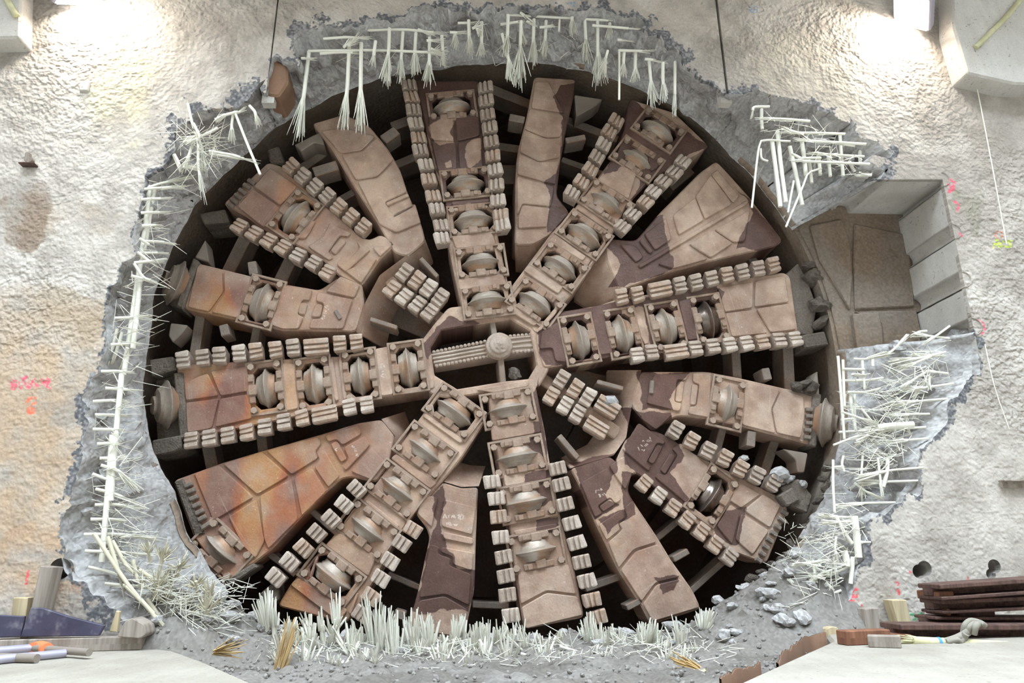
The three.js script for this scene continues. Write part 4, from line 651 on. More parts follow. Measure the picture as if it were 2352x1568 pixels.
const G2 = { label: 'pale fibreglass bar lying level along the top edge of the opening', group: 'level bars along the top edge', z: 0.82, r: 0.014, n: 8, spread: 0.12, fray: 0.15 };
many('r2', ['430,278 600,268 775,282', '320,340 760,335 1245,352', '730,200 1000,196 1285,226', '1300,220 1450,226', '1355,152 1530,150', '400,355 560,345 730,355', '1140,292 1280,290', '1080,200 1210,250', ['275,405 395,402', { n: 14 }]], G2);
many('r3', ['190,90 560,110 990,135', '150,160 250,145 330,140', '330,140 410,185', '420,182 550,172', '780,178 1000,196 1115,208', '955,270 1080,282', '960,350 1220,358', '1140,415 1290,432', '285,90 390,165'], G2);
many('P', ['790,112 812,88', '800,110 830,82', '985,118 1030,108', '990,108 1025,130', '1085,70 1112,58', '1095,72 1105,88', '1395,120 1378,180'], { ...G2, n: 30, spread: 0.5, fray: 0.2, label: 'burst bundle of pale splinters on the top edge', name: 'splinter_bundle', group: 'splinter bundles at the top edge' });
// upper left corner
const G3 = { label: 'splintered pale fibreglass bar crossing the upper left corner of the opening', group: 'splintered bars at the upper left corner', z: 0.9, r: 0.014, n: 26, spread: 0.3, fray: 0.3 };
many('r1', ['1340,860 1380,960 1290,1010', '1500,880 1400,930 1240,980', '1350,900 1380,1000 1410,1200', '1330,980 1300,1060 1250,1190', ['1370,1000 1370,1150 1412,1405', { n: 16, spread: 0.12, fray: 0.45 }], ['1450,1055 1620,1085 1795,1140', { n: 8, spread: 0.06 }], ['1440,1050 1640,1080 1790,1095', { n: 8, spread: 0.06 }], ['1600,775 1590,850 1590,985', { n: 34 }], ['1640,770 1560,790 1480,830', { n: 30 }], ['1590,775 1640,760 1695,735', { n: 14 }], ['1725,740 1760,780 1795,885', { n: 24 }], '1295,715 1330,860 1365,900', '1350,1150 1260,1150 1420,1160', '1200,1060 1230,1120 1240,1170'], G3);
many('r1', ['1078,845 1150,980 1240,1172', '1615,765 1700,980 1792,1200'], { ...G3, bare: true, r: 0.013, label: 'bare straight fibreglass rod sticking out at the upper left corner', group: 'bare rods at the upper left corner' });
// left side
const G4 = { label: 'pale fibreglass bar jutting level across the left broken edge, end splintered', group: 'level bars along the left edge', z: 0.88, r: 0.014, n: 22, spread: 0.07, fray: 0.4, dz: -0.1, fr: 0.0055 };
many('r1', [['990,1300 1100,1262 1330,1212', { n: 20, spread: 0.12 }], '985,1385 1090,1380 1197,1374', '980,1475 1080,1472 1187,1470', ['1000,1310 1150,1300 1300,1290', { n: 20, spread: 0.15 }]], G4);
many('r5', ['985,62 1060,58 1132,60', '970,150 1090,155 1215,172', '950,235 1050,232 1155,236', ['930,315 1040,305 1165,300', { n: 18, spread: 0.14 }], ['910,405 990,425 1075,452', { n: 18, spread: 0.16 }], '780,685 910,680 1040,672', '760,872 860,868 972,872', '690,1055 810,1055 935,1068', '720,1170 840,1178 972,1190', '640,1265 760,1258 892,1262', '650,1355 770,1358 897,1370', '650,1460 770,1462 882,1470', '680,1560 760,1558 852,1562', ['930,320 1000,420 1170,490', { n: 5, spread: 0.05 }], ['950,240 1030,300 1100,355', { n: 6, spread: 0.06 }], ['970,150 1020,185 1075,212', { n: 6 }]], G4);
many('s1', ['650,230 780,265 980,345', '640,340 780,338 1000,370', '610,440 740,440 862,452', '565,545 800,545 1110,578', '585,660 800,668 1065,690', '595,770 740,805 882,852', '720,885 880,900 1062,912', ['700,70 820,110 980,270', { n: 26, spread: 0.2 }], ['680,20 800,15 880,5', { n: 22, spread: 0.3 }], '640,130 760,170 900,160'], G4);
many('P', ['335,500 300,745 283,860', '352,420 335,520 322,600', '262,1000 250,1150 238,1290', '283,860 268,1020 258,1150', '345,430 342,470 338,520', '322,640 310,760 305,800'], { ...G4, z: 0.8, bare: true, r: 0.024, dz: 0, label: 'upright fibreglass bar standing behind the level bars at the left edge', group: 'upright bars in the left edge' });
many('r5', ['800,760 770,880 725,1030', '835,780 800,900 760,1010', '870,890 850,960 820,1060'], { ...G4, n: 20, spread: 0.1, fray: 0.4, label: 'steep pale bundle of splinters leaning on the left edge', name: 'splinter_bundle', group: 'leaning splinters at the left edge' });
// lower left: long splinters fallen across the rubble
many('s1', [['660,540 900,900 1350,1410', { fray: 0.5 }], ['760,590 860,760 1085,985', { n: 12 }], ['880,900 1040,1060 1210,1290', { n: 12 }], ['745,560 800,740 865,980', { n: 8 }], ['905,720 940,860 960,930', { n: 8 }], ['1000,990 1150,1200 1240,1260', { n: 8 }], ['950,790 1040,850 1110,890', { n: 14 }]], { label: 'long pale splintered bar fallen slantwise over the lower left rubble', group: 'fallen splinters at the lower left', z: 0.95, r: 0.017, n: 16, spread: 0.05, fray: 0.5, mat: M.fibreOld });
function stump(x, yb, yt, n, sp, o) {          // a thick bundle of fibres standing on its own short rod
  const z = (o.z ?? 0.75) + rr(-0.1, 0.12), a = at(x, yb, z), b = at(x + rr(-9, 9), yt - (yb - yt) * 0.12, z + 0.05), d = b.clone().sub(a), L = d.length(), size = (L > 0.5 ? 'tall ' : L < 0.3 ? 'small ' : '') + (n > 38 ? 'dense ' : n < 22 ? 'sparse ' : ''), t = top(o.name, size + o.label, 'bar', o.group); d.normalize();
  mesh('rod', rodGeo([a.clone().addScaledVector(d, -0.12), a.clone().addScaledVector(d, 0.2 * L)], o.r ?? 0.02), o.mat ?? M.fibre, t);
  mesh('frayed_end', brush(a.clone().addScaledVector(d, 0.12 * L), d, L * 1.05, Math.round(n * 0.8), sp * 1.7, 0.045, 0, o.fr ?? 0.009), o.mat ?? M.fibre, t);
}
const tuft = (frame, list, o) => { for (const [x, yb, yt, n = 34, sp = 0.2] of list) { const [[a, b], [c, d]] = px(`${frame} ${x},${yb} ${x},${yt}`); stump(a, b, d, n, sp, o); } };
tuft('s1', [[1120, 700, 620, 30, 0.6], [1440, 950, 870, 30, 0.7], [1180, 850, 780, 30, 0.7], [1270, 1040, 950, 44, 0.8], [1420, 1060, 970, 40, 0.8], [1090, 890, 810, 30, 0.6], [1020, 650, 590, 24, 0.6], [1240, 760, 700, 26, 0.8], [1350, 880, 820, 26, 0.8], [1150, 980, 900, 30, 0.7]], { label: 'short crushed tuft of dusty splinters in the lower left rubble', group: 'splinter tufts in the lower left rubble', name: 'splinter_tuft', z: 0.85, r: 0.014, fr: 0.007, mat: M.fibreOld });
// bottom: frayed stumps standing up from the foot of the opening
const G5 = { label: 'upright broom-like frayed bar stump at the foot of the opening', group: 'frayed stumps along the foot', name: 'frayed_stump', z: 0.75, r: 0.022, fr: 0.0105 };
tuft('s2', [[40, 1180, 980, 44], [90, 1170, 1000, 24], [190, 1220, 1120, 30, 0.4], [330, 1200, 1110, 34, 0.4], [420, 1200, 1060, 10, 0.12], [520, 1180, 950, 14, 0.1], [500, 1200, 1120, 30, 0.35], [690, 1360, 1180, 40], [780, 1330, 1030, 40, 0.14], [840, 1330, 1090, 44, 0.2], [920, 1480, 1130, 44, 0.12], [1020, 1300, 1080, 30, 0.14], [1060, 1320, 1140, 34], [1160, 1320, 1130, 50, 0.22], [1380, 1310, 1130, 44, 0.18], [1480, 1340, 1190, 40, 0.14], [1560, 1420, 1200, 44, 0.16], [1640, 1400, 1200, 44, 0.18], [1720, 1330, 1220, 30, 0.3], [1790, 1330, 1180, 12, 0.1], [420, 1400, 1270, 26, 0.4], [120, 1480, 1290, 44, 0.16], [300, 1300, 1180, 26, 0.35]], G5);
tuft('s3', [[430, 1330, 1255, 26, 0.4], [560, 1310, 1240, 34, 0.35], [760, 1290, 1130, 44, 0.2], [820, 1300, 1180, 34, 0.25], [900, 1330, 1200, 44, 0.25], [980, 1340, 1210, 30], [1120, 1330, 1180, 40, 0.28], [1220, 1300, 1205, 40, 0.25], [1390, 1340, 1170, 40, 0.3], [1460, 1330, 1220, 24, 0.3], [1550, 1210, 1085, 50, 0.3], [20, 1320, 1200, 40], [120, 1320, 1210, 40]], G5);
for (let k = 0; k < 44; k++) { const x = rr(600, 1660), y = rr(1478, 1548); stump(x, y, y - rr(25, 60), 26, rr(0.25, 0.6), { ...G5, label: 'low splayed tuft of pale splinters in the rubble before the stumps', group: 'low tufts before the stumps', name: 'splinter_tuft', z: 1.1 - (1535 - y) * 0.006, r: 0.012 }); }
many('s2', [['1500,1270 1560,1360 1620,1430', {}], ['1130,1340 1240,1330 1290,1260', {}], ['1380,1320 1430,1390 1480,1450', {}], ['1180,1400 1230,1480 1260,1550', {}], ['1200,1450 1300,1490 1440,1430', {}], ['990,1440 1080,1470 1100,1500', {}], ['380,1430 560,1450 750,1470', {}], ['280,1340 310,1420 330,1490', {}], ['300,1330 360,1400 400,1450', {}]], { label: 'broken fibreglass stick lying among the stumps at the foot', group: 'sticks lying along the foot', name: 'fibreglass_stick', z: 1.0, r: 0.013, n: 10, spread: 0.12, fray: 0.25 });
many('s3', ['560,1320 720,1370 860,1400', '140,1420 210,1415 280,1408', '290,1370 360,1390 410,1400', '770,1440 940,1465 1110,1440', '1000,1440 950,1490 920,1560', '640,1480 700,1500 610,1390', '1290,1370 1390,1358 1490,1350', '1110,1370 1200,1380 1290,1440', '420,1480 520,1500 615,1470', '180,1450 260,1530 330,1600', '1000,1380 1020,1470 1010,1560'], { label: 'broken fibreglass stick lying among the stumps at the foot', group: 'sticks lying along the foot', name: 'fibreglass_stick', z: 1.05, r: 0.013, n: 12, spread: 0.14, fray: 0.25 });
// upper right cluster
const G6 = { label: 'level fibreglass bar sticking out above the recess', group: 'level bars above the recess', z: 0.88, r: 0.014, n: 10, spread: 0.1, fray: 0.14 };
many('r4', ['590,745 480,752 465,830', '870,842 690,828 490,822', '1120,920 880,914 640,912', '1250,1005 900,985 740,975', '1262,1066 1060,1055 860,1045', '1277,1140 1000,1128 725,1116', ['1290,1216 1170,1210', {}], ['960,1080 880,1080 800,1085', { n: 22, spread: 0.25 }], ['830,930 740,905 665,885', { n: 20, spread: 0.2 }], ['800,1100 760,1080 735,1070', { n: 20, spread: 0.4 }], ['1180,1010 1120,1000 1040,990', { n: 18, spread: 0.2 }]], G6);
many('r4', ['605,985 635,1210 662,1436', '645,915 670,1160 702,1402', '745,1000 790,1200 832,1405', '820,960 838,1080 852,1210'], { ...G6, bare: true, r: 0.022, z: 0.82, label: 'thick bare fibreglass bar hanging in front of the recess', group: 'thick bare bars at the recess' });
many('r4', ['740,975 540,972 528,1000 475,1432', '960,1155 870,1190 840,1260 715,1560', '775,1235 755,1340 735,1455', '540,1020 550,1090 590,1106'], { ...G6, bare: true, r: 0.011, z: 0.88, label: 'thin bent fibreglass rod hanging beside the recess', group: 'thin bent rods at the recess' });
many('r4', ['920,1075 930,1150 936,1218', '1005,1060 1012,1140 1020,1212', '1080,930 1090,1080 1102,1218', '1160,1100 1180,1140 1200,1172', '1220,1020 1224,1110 1226,1205', '545,750 545,850 550,890', '880,1090 890,1150 900,1250', '1310,1060 1312,1110'], { ...G6, bare: true, r: 0.018, z: 0.78, label: 'short upright fibreglass bar behind the level bars above the recess', group: 'short upright bars above the recess' });
// right side
const G7 = { label: 'splintered pale bar lying on the boulders under the recess, beside the upright rods', group: 'splintered bars under the recess', z: 0.86, r: 0.011, n: 46, spread: 0.12, fray: 0.7, fr: 0.006 };
many('r8', ['1830,750 1740,815 1640,880', '1400,955 1490,880 1565,800', ['1835,830 1700,815 1580,800', { n: 30, spread: 0.2 }], ['1690,775 1640,780 1570,815', { n: 24 }], '1815,952 1690,945 1575,940', ['1800,930 1620,970 1420,1000', { n: 30, spread: 0.2 }], ['1700,960 1600,1000 1470,1050', { n: 26, spread: 0.2 }], '1820,1075 1740,1065 1660,1060', '1870,1140 1690,1165 1500,1190', '1825,1245 1620,1262 1410,1282', '1680,1060 1580,1120 1480,1190', ['1730,1090 1690,1110 1590,1240', { n: 20 }], ['1700,1080 1700,1130 1690,1190', { n: 26, spread: 0.3 }], '1480,1230 1530,1290 1580,1355', '1080,1340 1210,1385 1335,1432', '1240,1310 1290,1370 1335,1425', ['1580,1425 1380,1440 1190,1480', { r: 0.032, n: 30 }], '1700,1350 1560,1352 1420,1360', '1680,1440 1500,1450 1340,1460', ['1180,970 1260,972 1440,930', {}], '1030,1568 1130,1530 1240,1500', ['1300,1540 1360,1480 1520,1420', {}], ['1180,1540 1260,1500 1300,1460', { n: 34, spread: 0.4 }], ['1290,1500 1240,1540 1200,1568', { n: 34, spread: 0.4 }], ['1690,1520 1560,1530 1420,1550', {}], '1160,1080 1260,1090', ['1540,1360 1560,1430 1580,1490', {}]], G7);
many('r8', ['1065,955 1085,1200 1110,1525', '1100,980 1105,1140 1112,1300', '1150,1210 1165,1330 1190,1465', '1195,1210 1195,1330 1200,1450', '1245,980 1252,1080 1262,1180', '1312,950 1315,1020'], { ...G7, bare: true, r: 0.014, z: 0.62, label: 'upright fibreglass rod standing free at the inner right edge', group: 'upright rods at the inner right edge' });
many('r8', ['1090,1046 1240,1050', '1095,1116 1240,1118 1390,1100', '1120,1205 1240,1205 1350,1180', '1110,1296 1260,1300', '1080,1475 1190,1470', '1090,1390 1180,1385'], { ...G7, bare: true, r: 0.013, z: 0.62, label: 'level fibreglass rung across the upright rods at the right', group: 'level rungs at the inner right edge' });
many('s4', ['1640,88 1400,110 1180,165', '1632,176 1420,182 1205,188', '1470,325 1260,330 1060,352', ['1200,430 1080,425 935,410', { n: 40, spread: 0.16 }], ['1200,460 1080,460 930,470', { n: 30, spread: 0.2 }], ['1040,30 1040,190 1050,390', { bare: true, r: 0.012 }], ['1120,0 1110,60 1125,110', { bare: true, r: 0.012 }], ['1250,0 1240,150 1250,310', { n: 30, spread: 0.15 }], ['1330,20 1345,160 1360,290', { n: 26, spread: 0.15 }], ['1400,20 1395,120 1370,220', { bare: true, r: 0.018 }], ['1190,190 1270,250 1400,310', { n: 14 }], ['1040,80 1100,76 1120,75', { bare: true }]], { ...G7, label: 'pale splintered bar across the right edge above the drilled holes', group: 'splintered bars above the drilled holes' });
many('s4', [['1050,420 1100,520 1160,610', { bare: true, r: 0.018 }], ['1170,420 1185,560 1200,705', { bare: true, r: 0.032 }], ['990,530 1060,590 1150,660', {}], ['1280,600 1230,600 1180,605', {}], ['1050,560 1040,640 1060,740', { n: 30 }], ['1000,720 880,740 750,765', { n: 36, spread: 0.16 }], ['1210,740 1080,800 950,850', { n: 34, spread: 0.14 }], ['1100,660 1118,720 1120,765', { bare: true, r: 0.03 }], ['1165,700 1158,800 1150,885', { bare: true, r: 0.02 }], ['900,720 910,800 930,880', { n: 14 }], ['1050,700 1060,790 1070,850', { n: 14 }], ['1080,930 960,980 830,1110', { n: 30 }], ['980,880 1010,910 1050,960', { bare: true, r: 0.02 }]], { ...G7, label: 'pale splintered bar in the tangle left of the drilled holes', group: 'tangle left of the drilled holes' });
many('s4', [['900,960 800,1020 640,1060', { n: 40, spread: 0.25 }], ['860,940 780,900 740,850', { n: 40, spread: 0.4 }], ['780,1080 700,1100 620,1140', { n: 34, spread: 0.4 }], ['770,1110 740,1200 690,1310', { n: 30, spread: 0.14 }], ['775,1120 765,1220 760,1340', { n: 12, spread: 0.1 }], ['1020,790 940,820 860,880', { n: 30 }]], { ...G7, label: 'pale splintered bar fanned out over the lower right slope, above the right slab', group: 'fanned bars on the lower right slope' });
// crushed splinter litter over the rubble: too fine to count
{ const list = [];
  const scatter = (n, x0, x1, y0, y1, z0, z1) => { for (let k = 0; k < n; k++) { const p = at(rr(x0, x1), rr(y0, y1), rr(z0, z1)); p.y = Math.max(p.y, gnd(p.x, p.z) + 0.01); const d = new THREE.Vector3(rr(-1, 1), rr(-0.25, 0.5), rr(-1, 1)).normalize().multiplyScalar(rr(0.05, 0.22)); list.push([p, d, rr(0.002, 0.005), 0]); } };
  scatter(420, 580, 1620, 1470, 1530, 0.6, 1.1); scatter(260, 300, 560, 1330, 1440, 0.6, 0.9); scatter(160, 220, 330, 1050, 1330, 0.62, 0.75); scatter(220, 1800, 2000, 1180, 1440, 0.6, 0.8); scatter(220, 1940, 2150, 850, 1150, 0.6, 0.75); scatter(120, 760, 1580, 40, 160, 0.55, 0.7); scatter(140, 900, 1700, 1500, 1560, 1.0, 1.7);
  const strew = (n, text, dx, len, z) => { const q = px(text); for (let k = 0; k < n; k++) { const i = Math.floor(rnd() * (q.length - 1)), t = rnd(), p = at(mix(q[i][0], q[i + 1][0], t) + rr(-38, 38), mix(q[i][1], q[i + 1][1], t) + rr(-22, 22), z + rr(-0.05, 0.05)), d = new THREE.Vector3(dx + rr(-0.9, 0.9), rr(-0.7, 0.7), rr(-0.3, 0.3)).normalize().multiplyScalar(rr(0.3, 1) * len); list.push([p, d, rr(0.002, 0.0055), 0]); } };
  strew(170, 'P 380,420 330,560 290,760 255,960 245,1150 255,1300', 0.9, 0.32, 0.88); strew(200, 'P 2160,800 2080,900 2060,1000 2020,1080', -0.9, 0.4, 0.86); strew(150, 'P 1960,1180 1930,1260 1900,1340 1850,1420', -0.8, 0.32, 0.9); strew(90, 'P 420,300 470,330 450,380', 0.2, 0.36, 0.92); strew(80, 'P 1780,280 1900,330 1960,380', -0.4, 0.25, 0.9); strew(130, 'P 300,1300 350,1360 430,1420 480,1440', 0.8, 0.36, 0.95);
  const m = topMesh('splinter_litter', fibres(list), M.fibre, 'fine pale fibreglass splinters strewn over the rubble', 'splinters'); m.userData.kind = 'stuff'; }
// ---------------------------------------------------------------- lumps of concrete on the rubble
const ROCKS = [0, 1, 2, 3, 4].map((k) => { const g = new THREE.IcosahedronGeometry(1, 1), p = g.attributes.position; for (let i = 0; i < p.count; i++) { const x = p.getX(i), y = p.getY(i), z = p.getZ(i), f = 0.72 + 0.75 * (fbm3(x * 1.3 + k * 7, y * 1.3, z * 1.3, 3) - 0.25) + 0.55 * (noise3(x * 2.9 + k * 5, y * 2.9, z * 2.9) - 0.5); const cut = Math.max(Math.abs(x), Math.abs(y) * 1.2, Math.abs(z)); p.setXYZ(i, x * f / Math.pow(cut, 0.45), y * f * 0.72 / Math.pow(cut, 0.45), z * f * 0.9 / Math.pow(cut, 0.45)); } g.computeVertexNormals(); return boxUV(g, 0.6); });
function rock(x, y, z, r, label, group, mat = M.stone) { if (label && label.parent) { const m = mesh(label.name, ROCKS[Math.floor(rnd() * 5)], mat, label.parent); m.position.set(x, y, z); m.scale.set(r * rr(0.8, 1.25), r * rr(0.7, 1.1), r * rr(0.8, 1.2)); m.rotation.set(rr(-0.5, 0.5), rr(0, 6.28), rr(-0.5, 0.5)); return m; }
  const m = topMesh('concrete_lump', ROCKS[Math.floor(rnd() * 5)], mat, label, 'rubble', group); m.position.set(x, y, z); m.scale.set(r * rr(0.8, 1.25), r * rr(0.7, 1.1), r * rr(0.8, 1.2)); m.rotation.set(rr(-0.5, 0.5), rr(0, 6.28), rr(-0.5, 0.5)); return m; }
function rockAt(x, y, z, r, label, group, mat) { const p = at(x, y, z); rock(p.x, p.y, p.z, r, label, group, mat); }
for (let k = 0; k < 60; k++) { const p = at(rr(560, 1680), 1450, rr(0.3, 0.9)); const r = rr(0.03, 0.075); rock(p.x, gnd(p.x, p.z) + r * 0.3, p.z, r, 'fist-sized grey concrete lump at the foot of the opening', 'small lumps along the foot'); }
for (let k = 0; k < 26; k++) { const p = at(rr(1640, 1900), 1400, rr(0.45, 1.1)); const r = rr(0.03, 0.09); rock(p.x, gnd(p.x, p.z) + r * 0.3, p.z, r, 'grey concrete lump on the lower right rubble slope', 'lumps on the lower right slope'); }
for (let k = 0; k < 20; k++) { const p = at(rr(330, 560), 1400, rr(0.5, 1.0)); const r = rr(0.03, 0.08); rock(p.x, gnd(p.x, p.z) + r * 0.3, p.z, r, 'dusty concrete lump on the lower left rubble slope', 'lumps on the lower left slope'); }
for (const [x, y, r] of [[1905, 1120, .09], [1880, 1150, .07], [1868, 1190, .08], [1900, 1075, .08], [1835, 1255, .1], [1800, 1280, .07], [1850, 1210, .06], [1890, 1100, .05], [1815, 1250, .05], [1776, 1300, .06], [1750, 1312, .05], [1730, 1330, .07]]) rockAt(x, y, 0.16, r, 'dark earthy lump wedged between the rim and the right broken edge', 'lumps at the right rim', M.mud);
for (const [x, y, r] of [[1790, 1090, .11], [1812, 1100, .06], [1845, 1112, .06], [1708, 1052, .06]]) rockAt(x, y, 0.04, r, 'pale stone lodged between the teeth of the lower right arm', 'stones lodged on the lower right arm');
for (const [x, y, r] of [[1395, 930, .13]]) rockAt(x, y, -0.1, r, 'grey wedge-shaped stone caught beside the ripper teeth', undefined);
for (const [x, y, r] of [[1182, 878, .07]]) rockAt(x, y - 20, -0.25, r, 'small grey stone inside the hub opening', undefined);
for (const [x, y, r] of [[1868, 640, .13], [1878, 700, .14], [1885, 740, .1], [1860, 610, .09], [1845, 882, .09], [1862, 892, .1], [1830, 888, .08]]) rockAt(x, y, 0.0, r, { parent: head, name: 'mud_clod' }, null, M.mud);
for (const [x, y, r] of [[2060, 795, .13], [2215, 775, .2], [2170, 850, .16], [2110, 900, .17], [2200, 830, .15], [2040, 900, .14], [2080, 990, .2], [2010, 960, .13], [2120, 1000, .13], [2000, 1040, .15], [2060, 1080, .17], [1975, 1110, .13], [2105, 1085, .14], [2000, 1160, .13], [1960, 1200, .1], [1945, 1280, .12], [1900, 1330, .12], [1925, 1240, .09]]) rockAt(x, y, 0.58, r * 0.9, { parent: brokenEdge, name: 'concrete_boulder' });
for (const [x, y, r] of [[225, 960, .1], [250, 1090, .1], [240, 1360, .16], [270, 1350, .12], [300, 1330, .12], [225, 1250, .1], [205, 1180, .11], [265, 665, .11], [262, 700, .09], [300, 590, .09], [245, 810, .08]]) rockAt(x, y, 0.68, r, { parent: brokenEdge, name: 'concrete_boulder' }, null, M.stone);
for (const [x, y, r] of [[1840, 290, .1], [1880, 330, .12], [1930, 300, .12], [1960, 340, .1], [1900, 280, .09], [1980, 380, .1], [1945, 370, .08], [1830, 260, .1]]) rockAt(x, y, 0.68, r, { parent: brokenEdge, name: 'concrete_boulder' }, null, M.stone);
{ const n = 1500, im = new THREE.InstancedMesh(ROCKS[1], M.gravel, n), m = new THREE.Matrix4(), q = new THREE.Quaternion(), e = new THREE.Euler();
  for (let k = 0; k < n; k++) { const p = at(rr(320, 2000), 1450, 0.26 + 2.4 * Math.pow(rnd(), 1.6)), r = rr(0.006, 0.022); q.setFromEuler(e.set(rr(0, 6), rr(0, 6), rr(0, 6))); m.compose(new THREE.Vector3(p.x, gnd(p.x, p.z) + r * 0.3, p.z), q, new THREE.Vector3(r, r, r)); im.setMatrixAt(k, m); }
  im.name = 'gravel'; im.castShadow = im.receiveShadow = true; tag(im, 'grey gravel and crushed concrete strewn on the ground', 'gravel', null, 'stuff'); scene.add(im); }

// ---------------------------------------------------------------- flood lamps near the top corners
function floodLamp(x, y, z, n, label, power, w = 0.5, h = 0.34) {
  const t = top('flood_lamp', label, 'lamp'), p = at(x, y, z); t.position.copy(p);
  const N = new THREE.Vector3(...n).normalize(); t.lookAt(p.clone().add(N));                 // the group's +z is where the lamp shines
  mesh('housing', boxUV(cbox(w + 0.06, h + 0.06, 0.1, 0.015, 0, 0, -0.06), 1), M.pipe, t);
  for (const s of [-1, 1]) mesh('bracket_arm', boxUV(cbox(0.02, 0.05, 0.26, 0.004, s * (w / 2 + 0.05), 0, -0.16), 1), M.pipe, t);
  mesh('mounting_bar', boxUV(cbox(w + 0.14, 0.05, 0.03, 0.005, 0, 0, -0.29), 1), M.pipe, t);
  const lens = mesh('lens', box(w, h, 0.01), std({ color: 0xffffff, emissive: 0xfff6e6, emissiveIntensity: 20, roughness: 0.4 }), t);
  lens.name = 'lamp_lens';
  const L = new THREE.RectAreaLight(0xfff4e4, power, w, h); L.name = 'lamp_light'; L.position.set(0, 0, 0.02); L.rotation.y = Math.PI; t.add(L);
  return t;
}
floodLamp(190, -20, 1.14, [0.36, -0.9, -0.3], 'glaring flood lamp above the wall beside the upper left concrete corbel', 46);
floodLamp(2092, 30, 1.14, [-0.5, -0.84, -0.3], 'glaring flood lamp on the wall beside the upper right concrete corbel', 46);

// ---------------------------------------------------------------- corbels in the upper corners
function corbel(pts, zf, label) { const t = top('concrete_corbel', label, 'corbel'); const q = ccw(flat(pts, zf)); mesh('block', boxUV(slab(rounded(q, 0.03), WALL + 0.002, zf, 0.02), 0.5), M.cast, t); return t; }
const cR = corbel('P 2222,168 2330,192 2700,200 2700,-300 2180,-300 2190,60', 1.15, 'massive pale concrete corbel at the upper right corner of the wall');
mesh('foam_seal', rodGeo(px('P 2352,-10 2310,40 2270,80 2240,110').map(([x, y]) => at(x, y, 1.16)), 0.03), M.bamboo, cR);
const cL = corbel('P -400,96 46,86 58,-400 -400,-400', 1.12, 'massive pale concrete corbel at the upper left corner of the wall');
mesh('foam_seal', rodGeo(px('P 10,-10 25,15 38,38').map(([x, y]) => at(x, y, 1.13)), 0.03), M.bamboo, cL);

// ---------------------------------------------------------------- small things on the wall
{ const t = top('steel_bracket', 'short rusty steel angle fixed to the right wall', 'bracket'), a = at(2292, 1112, WALL), b = at(2420, 1112, WALL), L = a.distanceTo(b), c = a.clone().lerp(b, 0.5);
  mesh('flange', boxUV(cbox(L, 0.07, 0.015, 0.003), 1), M.woodGrey, t).position.set(c.x, c.y, WALL + 0.03); mesh('shelf', boxUV(cbox(L, 0.015, 0.08, 0.003), 1), M.woodGrey, t).position.set(c.x, c.y + 0.03, WALL + 0.05); }
{ const t = top('wall_anchor', 'small rusty anchor bolt with a plate on the left wall', 'anchor'), a = at(72, 372, WALL);
  mesh('plate', boxUV(cbox(0.14, 0.015, 0.08, 0.003), 1), M.woodDark, t).position.set(a.x, a.y - 0.05, WALL + 0.04); mesh('nut', BOLT, M.woodGrey, t).position.set(a.x, a.y, WALL); mesh('clip', boxUV(cbox(0.04, 0.09, 0.05, 0.006), 1), M.woodGrey, t).position.set(a.x - 0.02, a.y + 0.03, WALL + 0.03); }
{ const a = at(196, 200, WALL); tag(mesh('cast_block', boxUV(cbox(0.09, 0.11, 0.05, 0.01), 0.5), M.cast, scene), 'little square concrete block set in the upper left wall', 'block').position.set(a.x, a.y, WALL); }
const line = (text, r, label) => { const pts = px(text).map(([x, y]) => at(x, y, WALL + 0.05)); topMesh('string_line', rodGeo(pts, r, 5), M.fibre, label, 'string'); };
line('P 2240,180 2275,360 2312,560', 0.006, 'thin pale string hanging on the upper right wall'); line('P 2262,790 2285,890 2318,985', 0.005, 'thin pale string hanging on the wall right of the broken edge'); line('P 2332,0 2350,180', 0.009, 'pale cable hanging in front of the upper right corbel');

// ---------------------------------------------------------------- lower left corner: timbers, sheet, pipes
function board(name, label, text, z0, z1, mat, cat, round = 0.006) { return topMesh(name, boxUV(slab(rounded(ccw(flat(text, z1)), round), z0, z1, 0.006), 1), mat, label, cat); }
board('timber_post', 'squared grey timber leaning against the wall at the lower left', 'P 92,1299 122,1302 98,1402 60,1466 44,1466 70,1400', WALL + 0.03, WALL + 0.2, M.woodGrey, 'timber');
board('timber_stub', 'short pale sawn timber stub behind the dark sheet', 'P 30,1372 64,1372 56,1432 24,1432', WALL + 0.03, WALL + 0.16, M.wood, 'timber');
board('dark_sheet', 'dark blue-black plywood sheet lying on edge at the lower left', 'P 70,1395 98,1396 160,1416 240,1436 226,1460 60,1462 46,1462', WALL + 0.22, WALL + 0.25, M.blueSheet, 'sheet');
board('dark_sheet', 'narrow dark sheet at the far lower left with a grey top rail', 'P -80,1408 56,1415 46,1462 -80,1468', WALL + 0.22, WALL + 0.25, M.blueSheet, 'sheet');
board('split_timber', 'broken timber end with bared rings lying by the sheet', 'P 268,1462 284,1430 302,1418 332,1434 336,1456 322,1466', WALL + 0.1, WALL + 0.3, M.woodGrey, 'timber', 0.02);
board('timber_splinter', 'thin upright splinter of wood beside the broken timber', 'P 250,1450 266,1402 274,1404 268,1452', WALL + 0.1, WALL + 0.14, M.wood, 'timber');
function lying(name, label, text, r, mat, cat, y = SLABY, h = null) { const q = px(text).map(([x, yy]) => { const p = atY(x, yy, y + r); return p; }); const a = q[0], b = q[q.length - 1], L = a.distanceTo(b); if (h === null) return topMesh(name, rodGeo(q, r, 12), mat, label, cat);
  const m = topMesh(name, boxUV(cbox(L, h, h * 1.3, 0.006), 1), mat, label, cat); m.position.copy(a).lerp(b, 0.5); m.position.y = y + h / 2; m.rotation.y = -Math.atan2(b.z - a.z, b.x - a.x); return m; }
lying('timber_beam', 'long grey timber beam lying along the back of the left slab', 'P -60,1492 330,1481', 0.03, M.woodGrey, 'timber', SLABY, 0.10);
